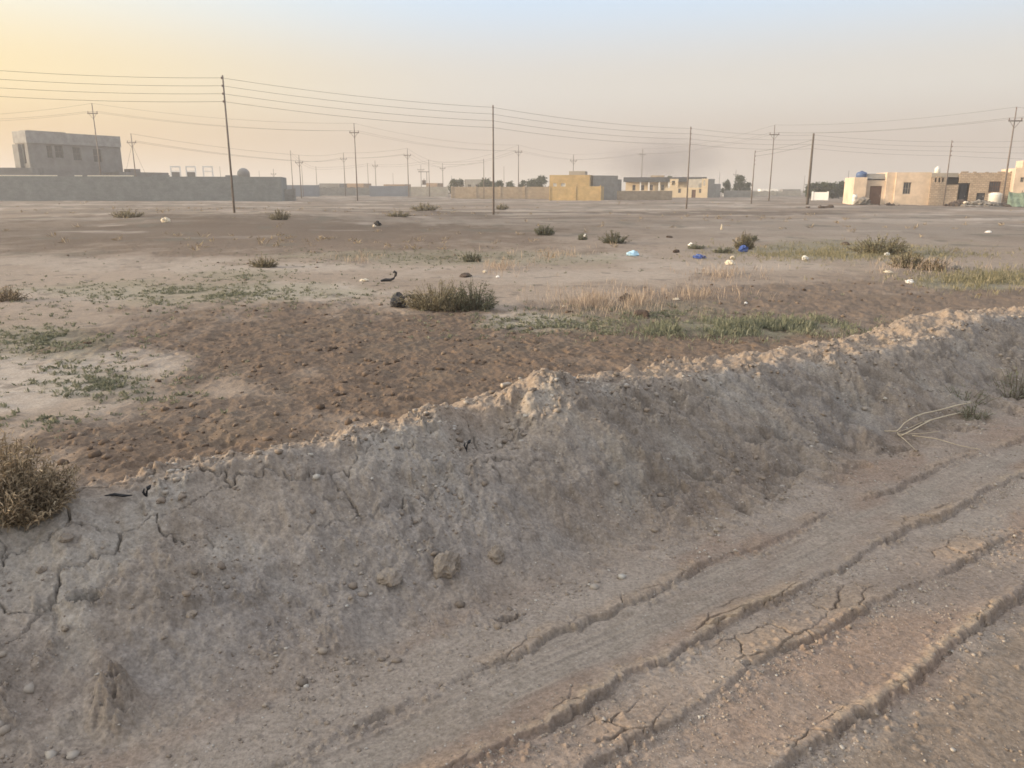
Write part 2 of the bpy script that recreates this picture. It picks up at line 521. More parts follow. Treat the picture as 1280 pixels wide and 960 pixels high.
def mat_soil():
    m = bpy.data.materials.new('soil')
    m.use_nodes = True
    nt = m.node_tree
    N, L = nt.nodes, nt.links
    p = N['Principled BSDF']
    p.inputs['Roughness'].default_value = 1.0
    p.inputs['Specular IOR Level'].default_value = .12
    at = N.new('ShaderNodeAttribute')
    at.attribute_name = 'soil_colour'
    tc = N.new('ShaderNodeTexCoord')

    def noise(scale, det=5, ro=.6):
        n = N.new('ShaderNodeTexNoise')
        n.inputs['Scale'].default_value = scale
        n.inputs['Detail'].default_value = det
        n.inputs['Roughness'].default_value = ro
        L.new(tc.outputs['Object'], n.inputs['Vector'])
        return n

    def ramp(src, lo, hi, p0=.3, p1=.7):
        r = N.new('ShaderNodeValToRGB')
        r.color_ramp.elements[0].position = p0
        r.color_ramp.elements[1].position = p1
        r.color_ramp.elements[0].color = (*lo, 1)
        r.color_ramp.elements[1].color = (*hi, 1)
        L.new(src, r.inputs['Fac'])
        return r

    def mul(a, b, mode='MULTIPLY', fac=1.0):
        x = N.new('ShaderNodeMix')
        x.data_type = 'RGBA'
        x.blend_type = mode
        x.inputs[0].default_value = fac
        L.new(a, x.inputs[6])
        L.new(b, x.inputs[7])
        return x
    n1 = noise(7, 8, .7)
    n2 = noise(70, 6, .7)
    r1 = ramp(n1.outputs['Fac'], (.92, .915, .91), (1.08, 1.08, 1.08), .38, .62)
    r2 = ramp(n2.outputs['Fac'], (.77, .76, .75), (1.22, 1.225, 1.23), .36, .64)
    c = mul(at.outputs['Color'], r1.outputs['Color'])
    c = mul(c.outputs[2], r2.outputs['Color'])
    n3 = noise(24, 5, .75)
    r3 = ramp(n3.outputs['Fac'], (.92, .915, .91), (1.07, 1.075, 1.08), .38, .60)
    c = mul(c.outputs[2], r3.outputs['Color'])
    # grains: small pale and dark stones
    vo = N.new('ShaderNodeTexVoronoi')
    vo.inputs['Scale'].default_value = 75
    L.new(tc.outputs['Object'], vo.inputs['Vector'])
    rr = ramp(vo.outputs['Distance'], (1, 1, 1), (0, 0, 0), .22, .34)
    sepc = N.new('ShaderNodeSeparateColor')
    L.new(vo.outputs['Color'], sepc.inputs[0])
    sel = ramp(sepc.outputs[0], (0, 0, 0), (1, 1, 1), .86, .90)
    mk = mul(rr.outputs['Color'], sel.outputs['Color'])
    mx = N.new('ShaderNodeMix')
    mx.data_type = 'RGBA'
    mf = N.new('ShaderNodeMath')
    mf.operation = 'MULTIPLY'
    L.new(mk.outputs[2], mf.inputs[0])
    mf.inputs[1].default_value = .55
    L.new(mf.outputs[0], mx.inputs[0])
    L.new(c.outputs[2], mx.inputs[6])
    stone = ramp(sepc.outputs[1], (.16, .14, .12), (.46, .42, .37), .2, .9)
    L.new(stone.outputs['Color'], mx.inputs[7])
    L.new(mx.outputs[2], p.inputs['Base Color'])
    ma = N.new('ShaderNodeMath')
    ma.operation = 'ADD'
    L.new(n2.outputs['Fac'], ma.inputs[0])
    L.new(mk.outputs[2], ma.inputs[1])
    b = N.new('ShaderNodeBump')
    b.inputs['Strength'].default_value = .55
    b.inputs['Distance'].default_value = .012
    L.new(ma.outputs[0], b.inputs['Height'])
    b2 = N.new('ShaderNodeBump')
    b2.inputs['Strength'].default_value = .22
    b2.inputs['Distance'].default_value = .05
    L.new(n1.outputs['Fac'], b2.inputs['Height'])
    L.new(b2.outputs['Normal'], b.inputs['Normal'])
    L.new(b.outputs['Normal'], p.inputs['Normal'])
    return m


SOIL = mat_soil()

# ------------------------------------------------------------------ the ground: one polar sheet, finer where it is close
def soil_colour(g, x, y):
    r = np.sqrt(x * x + y * y)
    n = x.shape[0]

    def C(c):
        return np.array(c)[None, :]

    def mixc(a, b, t):
        return a + (b - a) * t[:, None]
    base = np.repeat(C((.245, .185, .133)), n, 0)
    base = base * .86
    base = mixc(base, C((.265, .205, .152)), np.clip(.5 + .9 * fbm(x * .12, y * .3, 160, 4), 0, 1) * .6)
    base = mixc(base, C((.116, .079, .053)), g['brown'] * .97)
    base = mixc(base, C((.330, .272, .212)), g['pale'] * .68)
    base = mixc(base, C((.17, .155, .095)), g['green'] * .6)
    base = mixc(base, C((.105, .075, .052)), sm(fbm(x * 4.2, y * 3.0, 164, 3), .18, .55) * (.15 + .75 * g['brown']) * sm(r, 30, 14) * .75)
    base = mixc(base, C((.12, .088, .06)), np.clip(g['brown'] * sm(fbm(x * 1.3, y * .9, 163, 3), .1, .6), 0, 1) * .5)
    base = mixc(base, C((.105, .082, .062)), sm(fbm(x * 1.9, y * 1.9, 166, 3), .55, .8) * .55 * sm(r, 40, 15))
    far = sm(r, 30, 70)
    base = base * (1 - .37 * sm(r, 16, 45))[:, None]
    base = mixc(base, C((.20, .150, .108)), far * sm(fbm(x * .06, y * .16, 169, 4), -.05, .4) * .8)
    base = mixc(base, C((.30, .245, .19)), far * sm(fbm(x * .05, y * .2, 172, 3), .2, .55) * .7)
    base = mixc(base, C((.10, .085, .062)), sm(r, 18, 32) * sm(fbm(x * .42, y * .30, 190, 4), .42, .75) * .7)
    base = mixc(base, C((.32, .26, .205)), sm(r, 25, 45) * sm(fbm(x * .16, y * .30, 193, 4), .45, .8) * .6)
    road = np.repeat(C((.240, .182, .137)), n, 0)
    u, v = g['u'], g['v']
    road = mixc(road, C((.275, .222, .172)), np.clip(.5 + fbm(u * .7, v * 1.6, 175, 4), 0, 1) * .8)
    road = mixc(road, C((.235, .165, .118)), sm(fbm(u * 1.0, v * 2.4, 178, 3), .1, .6) * .8)
    road = mixc(road, C((.256, .206, .158)), g['floorAB'] * .8 * sm(fbm(u * 1.2, v * 5, 196, 3), -.5, .3))
    road = mixc(road, C((.195, .148, .107)), sm(v, g['vq'] - .02, g['vq'] - .14) * .85)
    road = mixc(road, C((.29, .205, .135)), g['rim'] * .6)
    for L_, am_, sd in ((g['vb'], .85, 0), (g['vq'], 1.0, 1), (g['vd'], .4, 2)):  # painted light: paler tan where the rut lips catch the low sky
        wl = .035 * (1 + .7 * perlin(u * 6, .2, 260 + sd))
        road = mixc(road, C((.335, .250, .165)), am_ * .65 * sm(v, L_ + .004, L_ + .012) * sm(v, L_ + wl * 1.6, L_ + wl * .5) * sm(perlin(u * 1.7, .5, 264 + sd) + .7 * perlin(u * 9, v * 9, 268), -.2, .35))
    berm = np.repeat(C((.282, .228, .176)), n, 0)
    berm = mixc(berm, C((.235, .190, .148)), np.clip(.45 + .9 * g['b1'], 0, 1) * .7)
    berm = mixc(berm, C((.33, .285, .23)), sm(fbm(u * 2.1, v * 2.1, 181, 4), .1, .6) * .55)
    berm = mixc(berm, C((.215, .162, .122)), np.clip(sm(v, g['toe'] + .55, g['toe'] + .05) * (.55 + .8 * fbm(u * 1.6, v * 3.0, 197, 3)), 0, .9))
    berm = mixc(berm, C((.238, .204, .172)), sm(fbm(u * .9, v * 1.3, 198, 4), .05, .5) * .5)
    berm = mixc(berm, C((.255, .192, .138)), np.clip(g['topm'] * 1.2, 0, 1) * .85 * sm(v, g['vc'] - .02, g['vc'] + .12))  # sunlit look of the crest and back put into the soil colour
    berm = mixc(berm, C((.19, .15, .115)), sm(fbm(u * 5, v * 5, 184, 3), .35, .8) * .45)
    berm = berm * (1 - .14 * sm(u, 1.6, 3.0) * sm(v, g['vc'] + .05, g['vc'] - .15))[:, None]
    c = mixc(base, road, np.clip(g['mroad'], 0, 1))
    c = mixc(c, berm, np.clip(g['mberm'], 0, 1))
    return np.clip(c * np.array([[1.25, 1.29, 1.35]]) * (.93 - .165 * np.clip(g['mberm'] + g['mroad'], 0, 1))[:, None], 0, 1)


def build_ground():
    H = R(51)
    cols = np.concatenate([np.linspace(-H, H, 1280), np.linspace(H, 2 * np.pi - H, 130)[1:-1]])
    rs = [0.05, 0.3, 0.7, 1.0, 1.3]
    r = 1.55
    dr = .012
    while r < 3200:
        rs.append(r)
        flat = .00080 * r * r / 1.75
        if r < 11:
            dr = max(.0022, min(flat, .0135))
        else:
            dr = min(dr * 1.035, flat)
        r += dr
    rs = np.array(rs)
    nr, nc = len(rs), len(cols)
    rr, aa = np.meshgrid(rs, cols, indexing='ij')
    x = (rr * np.sin(aa)).ravel()
    y = (rr * np.cos(aa)).ravel()
    g = ground(x, y)
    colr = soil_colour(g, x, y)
    z = g['z']
    n = nr * nc
    co = np.stack([x, y, z], 1).astype(np.float32)
    co = np.concatenate([co, np.array([[0, 0, float(z[:nc].mean())]], np.float32)])
    colr = np.concatenate([colr, colr[:1]])
    i = np.arange(nr - 1)[:, None]
    j = np.arange(nc)[None, :]
    j2 = (j + 1) % nc
    q = np.stack([i * nc + j + 0 * j2, i * nc + j2, (i + 1) * nc + j2, (i + 1) * nc + j], -1).reshape(-1, 4)
    q = q[:, ::-1]
    tri = np.stack([np.full(nc, n), np.arange(nc), (np.arange(nc) + 1) % nc], 1)[:, ::-1]
    me = bpy.data.meshes.new('ground')
    me.vertices.add(len(co))
    me.vertices.foreach_set('co', co.ravel())
    nl = q.size + tri.size
    me.loops.add(nl)
    me.loops.foreach_set('vertex_index', np.concatenate([q.ravel(), tri.ravel()]).astype(np.int32))
    npoly = len(q) + len(tri)
    me.polygons.add(npoly)
    st = np.concatenate([np.arange(len(q)) * 4, q.size + np.arange(len(tri)) * 3]).astype(np.int32)
    me.polygons.foreach_set('loop_start', st)
    me.polygons.foreach_set('use_smooth', np.ones(npoly, bool))
    me.update(calc_edges=True)
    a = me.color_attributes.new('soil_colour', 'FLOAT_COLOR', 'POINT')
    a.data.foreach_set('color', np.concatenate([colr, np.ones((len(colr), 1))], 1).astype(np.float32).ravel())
    me.materials.append(SOIL)
    o = bpy.data.objects.new('ground', me)
    COL.objects.link(o)
    o['kind'] = 'structure'
    print('GROUND', nr, nc, n)
    return o


build_ground()

# ------------------------------------------------------------------ mesh helpers
class MB:
    def __init__(self):
        self.v = []
        self.f = []

    def add(self, vs, fs):
        b = len(self.v)
        self.v.extend([tuple(map(float, p)) for p in vs])
        self.f.extend([tuple(b + i for i in f) for f in fs])

    def box(self, x0, x1, y0, y1, z0, z1):
        vs = [(x0, y0, z0), (x1, y0, z0), (x1, y1, z0), (x0, y1, z0), (x0, y0, z1), (x1, y0, z1), (x1, y1, z1), (x0, y1, z1)]
        self.add(vs, [(0, 3, 2, 1), (4, 5, 6, 7), (0, 1, 5, 4), (1, 2, 6, 5), (2, 3, 7, 6), (3, 0, 4, 7)])

    def tube(self, pts, rad, n=5, cap=True):
        pts = np.array(pts, float)
        m = len(pts)
        rad = np.full(m, rad) if np.isscalar(rad) else np.array(rad)
        vs = []
        for i in range(m):
            d = pts[min(i + 1, m - 1)] - pts[max(i - 1, 0)]
            d = d / (np.linalg.norm(d) + 1e-9)
            a = np.cross(d, (0, 0, 1.0) if abs(d[2]) < .9 else (1.0, 0, 0))
            a /= np.linalg.norm(a)
            b = np.cross(d, a)
            for k in range(n):
                t = 2 * math.pi * k / n
                vs.append(pts[i] + rad[i] * (a * math.cos(t) + b * math.sin(t)))
        fs = []
        for i in range(m - 1):
            for k in range(n):
                k2 = (k + 1) % n
                fs.append((i * n + k, i * n + k2, (i + 1) * n + k2, (i + 1) * n + k))
        if cap:
            fs.append(tuple(range(n))[::-1])
            fs.append(tuple((m - 1) * n + k for k in range(n)))
        self.add(vs, fs)

    def lathe(self, prof, n=16, cx=0, cy=0, jit=0):
        vs, fs = [], []
        for r, z in prof:
            for k in range(n):
                t = 2 * math.pi * k / n
                rr = r * (1 + jit * random.uniform(-1, 1))
                vs.append((cx + rr * math.cos(t), cy + rr * math.sin(t), z))
        m = len(prof)
        for i in range(m - 1):
            for k in range(n):
                k2 = (k + 1) % n
                fs.append((i * n + k, i * n + k2, (i + 1) * n + k2, (i + 1) * n + k))
        fs.append(tuple(range(n))[::-1])
        fs.append(tuple((m - 1) * n + k for k in range(n)))
        self.add(vs, fs)

    def wall(self, s0, s1, h0, h1, y0, y1, holes=()):
        """a wall along x from s0 to s1 with rectangular holes (a0, a1, b0, b1) cut right through"""
        xs = sorted({s0, s1, *[c for h in holes for c in h[:2] if s0 < c < s1]})
        zs = sorted({h0, h1, *[c for h in holes for c in h[2:] if h0 < c < h1]})

        def solid(i, j):
            if i < 0 or j < 0 or i >= len(xs) - 1 or j >= len(zs) - 1:
                return False
            cx, cz = (xs[i] + xs[i + 1]) / 2, (zs[j] + zs[j + 1]) / 2
            return not any(h[0] < cx < h[1] and h[2] < cz < h[3] for h in holes)
        for i in range(len(xs) - 1):
            for j in range(len(zs) - 1):
                if not solid(i, j):
                    continue
                a, b, c, d = xs[i], xs[i + 1], zs[j], zs[j + 1]
                self.add([(a, y0, c), (b, y0, c), (b, y0, d), (a, y0, d)], [(0, 1, 2, 3)])
                self.add([(a, y1, c), (b, y1, c), (b, y1, d), (a, y1, d)], [(3, 2, 1, 0)])
                if not solid(i - 1, j):
                    self.add([(a, y0, c), (a, y1, c), (a, y1, d), (a, y0, d)], [(3, 2, 1, 0)])
                if not solid(i + 1, j):
                    self.add([(b, y0, c), (b, y1, c), (b, y1, d), (b, y0, d)], [(0, 1, 2, 3)])
                if not solid(i, j - 1):
                    self.add([(a, y0, c), (b, y0, c), (b, y1, c), (a, y1, c)], [(3, 2, 1, 0)])
                if not solid(i, j + 1):
                    self.add([(a, y0, d), (b, y0, d), (b, y1, d), (a, y1, d)], [(0, 1, 2, 3)])

    def build(self, name, m, parent=None, smooth=False):
        me = bpy.data.meshes.new(name)
        me.from_pydata(self.v, [], self.f)
        if smooth:
            me.polygons.foreach_set('use_smooth', np.ones(len(me.polygons), bool))
        me.materials.append(m)
        o = bpy.data.objects.new(name, me)
        COL.objects.link(o)
        if parent:
            o.parent = parent
        return o


def tag(o, label, cat, group=None, kind=None):
    o['label'] = label
    o['category'] = cat
    if group:
        o['group'] = group
    if kind:
        o['kind'] = kind
    return o


def thing(name, label, cat, loc=(0, 0, 0), rz=0, group=None):
    o = bpy.data.objects.new(name, None)
    o.empty_display_size = .2
    COL.objects.link(o)
    o.location = loc
    o.rotation_euler = (0, 0, rz)
    return tag(o, label, cat, group)


def base_of(px, Y):
    """ground point under image column px at forward distance Y"""
    X = (px - 640) / F * Y * math.cos(PITCH) + 0.0
    for k in range(4):
        z = float(far_z(np.array([X]), np.array([Y]))[0]) if Y > 40 else gz(X, Y)
        Zc = Y * math.cos(PITCH) + (CAMZ - z) * math.sin(PITCH)
        X = (px - 640) / F * Zc
    return X, Y, z


def zgrd(X, Y):
    return float(ground(np.array([X]), np.array([Y]))['z'][0])


# ------------------------------------------------------------------ materials for things
M = dict(
    block=mat_blocks('grey_block', (.215, .225, .218), (.24, .248, .242), (.195, .202, .197), .45, .22),
    block_far=mat_blocks('pale_block', (.27, .26, .235), (.32, .30, .27), (.22, .21, .19), .45, .22),
    tanblock=mat_blocks('tan_block', (.37, .285, .20), (.43, .34, .24), (.31, .24, .17), .45, .22),
    yellowbrick=mat_blocks('yellow_brick', (.47, .33, .155), (.55, .39, .19), (.38, .28, .14), .24, .08, msize=.008),
    redbrick=mat_blocks('pink_brick', (.30, .21, .15), (.42, .30, .21), (.24, .19, .145), .42, .20, msize=.012),
    buffbrick=mat_blocks('buff_brick', (.33, .255, .185), (.46, .36, .265), (.26, .21, .16), .42, .20, msize=.03),
    plaster=mat('buff_plaster', (.58, .455, .335), .95, .24, .7, .25, 20),
    plaster_grey=mat('grey_plaster', (.30, .265, .22), .95, .15, .6, .25, 20),
    plaster_cream=mat('cream_plaster', (.62, .49, .32), .95, .10, .8),
    concrete=mat('concrete', (.26, .25, .235), .95, .25, 1.2, .2, 30),
    dull=mat('weathered_render', (.185, .178, .168), .95, .28, .5, .2, 14),
    white=mat('white_paint', (.72, .70, .66), .7, .08, 3),
    lit_coping=mat('sunlit_coping', (.70, .64, .52), .9, .12, 2),  # pale tone painted as sunlight along the wall top
    dark=mat('dark_sheet', (.035, .035, .04), .7, .2, 3),
    shadow_room=mat('painted_shade_wall', (.08, .07, .06), .95, .2, 1),  # near-black colour stands for the shade inside the doorway
    bluedoor=mat('blue_metal_door', (.030, .036, .050), .55, .25, 3, spec=.4),
    browndoor=mat('brown_door', (.13, .065, .04), .6, .25, 4),
    frame=mat('window_frame_metal', (.30, .26, .22), .6, .15, 5),
    rust=mat('rusty_bars', (.10, .045, .03), .7, .3, 8),
    pane=mat('dusty_glass', (.05, .055, .06), .25, .2, 3, spec=.5),
    tankblue=mat('blue_plastic_tank', (.055, .095, .19), .45, .15, 3, spec=.4),
    tankwhite=mat('white_plastic_tank', (.66, .62, .54), .5, .10, 2, spec=.4),
    pole=mat('grey_steel_pole', (.165, .135, .115), .7, .25, 4),
    wood=mat('weathered_wood_pole', (.105, .085, .065), .9, .3, 6, .4, 60),
    porcelain=mat('insulator', (.16, .11, .09), .4, .15, 5, spec=.5),
    wire=mat('wire', (.10, .085, .075), .7, .1, 5),
    shade_roof=mat('painted_shade_roof', (.055, .06, .065), .8, .2, .6),  # very dark colour stands for the roof slab lying in shadow
    bluewall=mat('blue_grey_wall', (.25, .26, .275), .9, .12, .6),
    bluebag=mat('blue_plastic', (.035, .075, .25), .4, .2, 12, spec=.4),
    paleblue=mat('pale_blue_plastic', (.42, .60, .68), .45, .15, 10, spec=.4),
    whitebag=mat('white_plastic_film', (.68, .65, .60), .45, .15, 14, spec=.4),
    creambag=mat('cream_sack_weave', (.58, .50, .38), .8, .15, 14),
    black=mat('black_rubber', (.012, .012, .014), .6, .3, 10, spec=.3),
    brownclod=mat('dark_brown_earth', (.075, .053, .040), 1, .35, 14, .6, 40),
    stone=mat('pale_clod', (.275, .228, .182), 1, .25, 18, .9, 50, spec=.1),
    greytarp=mat('grey_rubble', (.19, .165, .135), .9, .6, 2.5),
    greentarp=mat('green_cloth', (.15, .20, .155), .85, .5, 3),
    straw=mat('dry_stalk', (.44, .36, .25), .85, .2, 14),
    twig=mat('grey_twig', (.12, .095, .065), .9, .25, 20),
    bark=mat('bark', (.12, .095, .07), .95, .3, 8),
)
LEAF = dict(
    dusty=mat_leaf('dusty_green_leaf', [(.12, .125, .08), (.18, .18, .12), (.25, .24, .165)]),
    olive=mat_leaf('olive_leaf', [(.13, .115, .07), (.22, .185, .11), (.34, .28, .17)]),
    dark=mat_leaf('dark_green_leaf', [(.075, .08, .05), (.125, .13, .082), (.19, .185, .12)]),
    grass=mat_leaf('green_grass', [(.13, .14, .09), (.185, .19, .125), (.28, .265, .18)]),
    yellow=mat_leaf('yellow_green_grass', [(.16, .15, .085), (.225, .20, .12), (.31, .265, .165)]),
    dry=mat_leaf('dry_straw', [(.30, .225, .165), (.40, .31, .23), (.50, .40, .30)]),
    brown=mat_leaf('brown_dry_scrub', [(.15, .11, .07), (.27, .205, .13), (.42, .335, .225)]),
    tree=mat_leaf('tree_leaf', [(.035, .048, .022), (.055, .07, .032), (.085, .10, .048)]),
)


# ------------------------------------------------------------------ plants
def leaf_cloud(mb, P, D, length, width, rng, bend=.3):
    """many leaves: points P, directions D; each leaf a two-triangle blade"""
    n = len(P)
    S = np.cross(D, rng.normal(size=(n, 3)))
    S /= np.linalg.norm(S, axis=1)[:, None] + 1e-9
    ln = length * rng.uniform(.6, 1.3, n)[:, None]
    wd = width * rng.uniform(.6, 1.3, n)[:, None]
    mid = P + D * ln * .5 + rng.normal(size=(n, 3)) * ln * .06
    tip = P + D * ln + np.array([0, 0, -1.0]) * ln * bend * rng.uniform(0, 1, n)[:, None]
    vs = np.stack([P, mid - S * wd * .5, tip, mid + S * wd * .5], 1).reshape(-1, 3)
    b = len(mb.v)
    mb.v.extend(map(tuple, vs.tolist()))
    mb.f.extend([(b + 4 * i, b + 4 * i + 1, b + 4 * i + 2, b + 4 * i + 3) for i in range(n)])


def unit(a):
    return a / (np.linalg.norm(a, axis=1)[:, None] + 1e-9)


def bush(px, py, wpx, hpx, leaf, label, name='desert_bush', cat='bush', group='bushes on the open field', dens=1.0, kind='shrub', loc=None, fl=.055):
    X, Y, Z = loc or hit(px, py)
    d = math.hypot(X, Y)
    w = wpx / F * d
    h = hpx / F * d
    rng = np.random.default_rng(int(px * 7 + py))
    t = thing(name, label, cat, (X, Y, Z - .02), 0, group)
    st, lf = MB(), MB()
    ns = int(80 * dens)
    Ps, Ds = [], []
    for i in range(ns):
        a = rng.uniform(0, 2 * math.pi)
        rr = math.sqrt(rng.uniform(0, 1))
        bx, by = .62 * .5 * w * rr * math.cos(a), .45 * .5 * w * rr * math.sin(a)
        lean = np.array([math.cos(a) * rr * w * .25, math.sin(a) * rr * w * .18, 0]) + rng.normal(size=3) * [w * .06, w * .06, 0]
        hh = h * (1.05 - .55 * rr ** 1.5) * rng.uniform(.42, 1.25)
        p0 = np.array([bx, by, -.01])
        p3 = p0 + lean + [0, 0, hh]
        p1 = p0 + lean * .25 + [0, 0, hh * .45]
        pts = []
        for s in np.linspace(0, 1, 5):
            pts.append(p0 * (1 - s) ** 2 + 2 * p1 * s * (1 - s) + p3 * s * s)
        r0 = max(.0028, .0006 * d)
        st.tube(pts, np.linspace(r0, r0 * .35, 5), 3, cap=False)
        for s in rng.uniform(.12, 1.0, int(13 * dens) + 5):
            q = p0 * (1 - s) ** 2 + 2 * p1 * s * (1 - s) + p3 * s * s
            Ps.append(q + rng.normal(size=3) * w * .02)
            Ds.append(rng.normal(size=3) * .8 + [math.cos(a) * .4, math.sin(a) * .4, .75])
    Ps, Ds = np.array(Ps), unit(np.array(Ds))
    Ps[:, 2] = np.maximum(Ps[:, 2], .005)
    leaf_cloud(lf, Ps, Ds, max(fl, .0032 * d), max(fl * .16, .0009 * d), rng)
    lf.build('foliage', leaf, t)
    st.build('stems', M['twig'], t)
    return t


bush(548, 386, 88, 31, LEAF['olive'], 'wide olive bush in the middle of the field beside a black rubber clump', dens=2.2, fl=.05)
bush(592, 387, 60, 35, LEAF['dark'], 'dark green bush merged into the right end of the wide olive bush', dens=1.6, fl=.05)
bush(12, 640, 136, 78, LEAF['brown'], 'large straw brown scrub bush just behind the left end of the earth bank', dens=4.0, fl=.030)
bush(680, 294, 26, 12, LEAF['dark'], 'small dark round bush alone in the middle distance', dens=.8)
bush(768, 304, 34, 14, LEAF['dark'], 'low dark spreading bush above the pale blue bag', dens=.9)
bush(728, 300, 12, 8, LEAF['dusty'], 'tiny grey green bush with a white scrap behind it', dens=.4)
bush(330, 334, 30, 13, LEAF['olive'], 'olive bush at the edge of the green weeds in the left field', dens=.9)
bush(8, 376, 36, 15, LEAF['brown'], 'brown bush cut by the left edge of the photo', dens=.9)
bush(590, 327, 24, 13, LEAF['dusty'], 'grey green tuft bush in the weeds beyond the wide olive bush', dens=.8)
bush(160, 272, 34, 9, LEAF['olive'], 'flat dark bush left of the cream sack in the far left field', dens=.6)
bush(350, 275, 24, 11, LEAF['olive'], 'dark bush below the right end of the long block wall', dens=.7)
bush(532, 263, 32, 8, LEAF['olive'], 'wide low bush far off left of the tall middle pole', dens=.6)
bush(498, 271, 26, 7, LEAF['olive'], 'low dusty bush in front of the wide low far bush', dens=.5)
bush(627, 262, 16, 6, LEAF['olive'], 'small bush right behind the foot of the middle pole', dens=.4)
bush(930, 312, 22, 20, LEAF['olive'], 'upright bush with a blue bag caught in it', dens=1.0)
bush(937, 301, 18, 8, LEAF['dark'], 'small dark bush behind the upright bush with the blue bag', dens=.5)
bush(870, 311, 20, 7, LEAF['dusty'], 'low green bush beside a white scrap, left of the upright bush', dens=.5)
bush(905, 316, 24, 8, LEAF['dusty'], 'flat grey green bush between two blue bags', dens=.6)
bush(1100, 318, 62, 22, LEAF['yellow'], 'tall yellow green grass clump in the right field', name='grass_clump', cat='grass clump', dens=1.6)
bush(1135, 334, 40, 18, LEAF['olive'], 'olive clump right of the yellow green grass clump', dens=1.0)
bush(1165, 338, 36, 14, LEAF['brown'], 'brown scrub right of the olive clump in the right field', dens=.8)
bush(1208, 500, 60, 22, LEAF['dusty'], 'grey green low weed on the bank beside the dry branch', dens=.35, group='plants on the right end of the bank', fl=.035)
bush(1272, 496, 60, 38, LEAF['dusty'], 'taller green weed on the bank cut by the right edge of the photo', dens=.6, group='plants on the right end of the bank', fl=.035)
bush(1216, 522, 38, 18, LEAF['dusty'], 'small green weed at the far tip of the dry branch', dens=.5, group='plants on the right end of the bank', fl=.03)


def scatter(n, table, leaf, name, label, hgt, wid, nl, seed, lean=.6, cat='weeds', blade=False, thresh=.25):
    """ground cover: small plants spread over patches (px, py, half width, half height, weight)"""
    rng = np.random.default_rng(seed)
    tot = sum(t[2] * t[3] * t[4] for t in table)
    mb = MB()
    for px, py, rx, ry, wt in table:
        k = int(n * rx * ry * wt / tot)
        a = rng.uniform(0, 2 * math.pi, k)
        rr = np.abs(rng.normal(size=k)) * .92 + .12 * rng.uniform(size=k)
        pxs, pys = px + rx * rr * np.cos(a), py + ry * rr * np.sin(a)
        xy = [at_z(p, q, FIELD) for p, q in zip(pxs, pys) if q > HOR + 8]
        xy = np.array(xy)
        cl = fbm(xy[:, 0] * 1.6, xy[:, 1] * 1.1, seed, 3)
        xy = xy[cl > -thresh]
        g = ground(xy[:, 0], xy[:, 1])
        ok = (g['mfield'] > .5)
        xy, z = xy[ok], g['z'][ok]
        d = np.hypot(xy[:, 0], xy[:, 1])
        m = len(xy)
        sz = rng.uniform(.5, 1.4, m)
        for j in range(nl):
            P = np.stack([xy[:, 0], xy[:, 1], z - .005], 1) + rng.normal(size=(m, 3)) * [hgt * .35, hgt * .35, 0]
            D = rng.normal(size=(m, 3)) * lean
            D[:, 2] = np.abs(D[:, 2]) + (1.0 if blade else .35)
            leaf_cloud2(mb, P, unit(D), hgt * sz, np.maximum(wid * sz, .0006 * d), rng)
    o = mb.build(name, leaf)
    return tag(o, label, cat, kind='stuff')


def leaf_cloud2(mb, P, D, length, width, rng):
    n = len(P)
    S = np.cross(D, rng.normal(size=(n, 3)))
    S /= np.linalg.norm(S, axis=1)[:, None] + 1e-9
    ln = (length * rng.uniform(.6, 1.3, n))[:, None]
    wd = (width * rng.uniform(.6, 1.3, n))[:, None]
    mid = P + D * ln * .5
    tip = P + D * ln + np.array([0, 0, -1.0]) * ln * .25 * rng.uniform(0, 1, n)[:, None]
    vs = np.stack([P, mid - S * wd * .5, tip, mid + S * wd * .5], 1).reshape(-1, 3)
    b = len(mb.v)
    mb.v.extend(map(tuple, vs.tolist()))
    mb.f.extend([(b + 4 * i, b + 4 * i + 1, b + 4 * i + 2, b + 4 * i + 3) for i in range(n)])


scatter(5200, [(250, 368, 200, 14, .8), (60, 425, 80, 22, .5), (130, 480, 80, 20, .3), (40, 515, 50, 16, .3), (700, 408, 110, 12, .6), (300, 345, 60, 10, .5),
               (820, 392, 90, 12, .4), (560, 322, 210, 9, .5), (640, 395, 60, 8, .4)],
        LEAF['dusty'], 'field_weeds', 'sparse grey green weeds spread over the pale crust of the field', .046, .016, 7, 21)
scatter(4000, [(930, 411, 95, 8, 1), (1005, 407, 40, 6, .6), (850, 417, 30, 5, .6)],
        LEAF['grass'], 'grass_strip', 'dense strip of green grass behind the bank right of centre', .095, .011, 4, 31, .6, 'grass', True, .15)
scatter(3900, [(1040, 318, 100, 8, 1), (1230, 350, 70, 10, 1), (1090, 312, 60, 6, .6), (1180, 318, 90, 4, .4), (960, 318, 60, 4, .4)],
        LEAF['yellow'], 'field_grass', 'yellow green grass patches in the right half of the field', .115, .012, 4, 41, .35, 'grass', True, .35)
scatter(1000, [(740, 380, 45, 12, 1), (790, 378, 60, 10, .7), (625, 336, 30, 7, .8), (905, 345, 40, 8, .7), (450, 325, 30, 6, .4), (880, 372, 60, 6, .5), (700, 320, 50, 5, .4), (1150, 335, 60, 8, .4)],
        LEAF['dry'], 'dry_grass', 'wispy pinkish dry grass standing in the middle of the field', .20, .006, 4, 51, .30, 'grass', True, .5)


scatter(420, [(200, 268, 240, 10, 1), (560, 266, 240, 8, 1), (900, 272, 240, 10, .8), (1150, 285, 140, 10, .6), (400, 300, 420, 14, .5), (760, 255, 300, 3, .7)],
        LEAF['brown'], 'far_scrub', 'tiny dry scrub specks dotted over the far field', .20, .03, 9, 61, .7, 'scrub', False, .1)


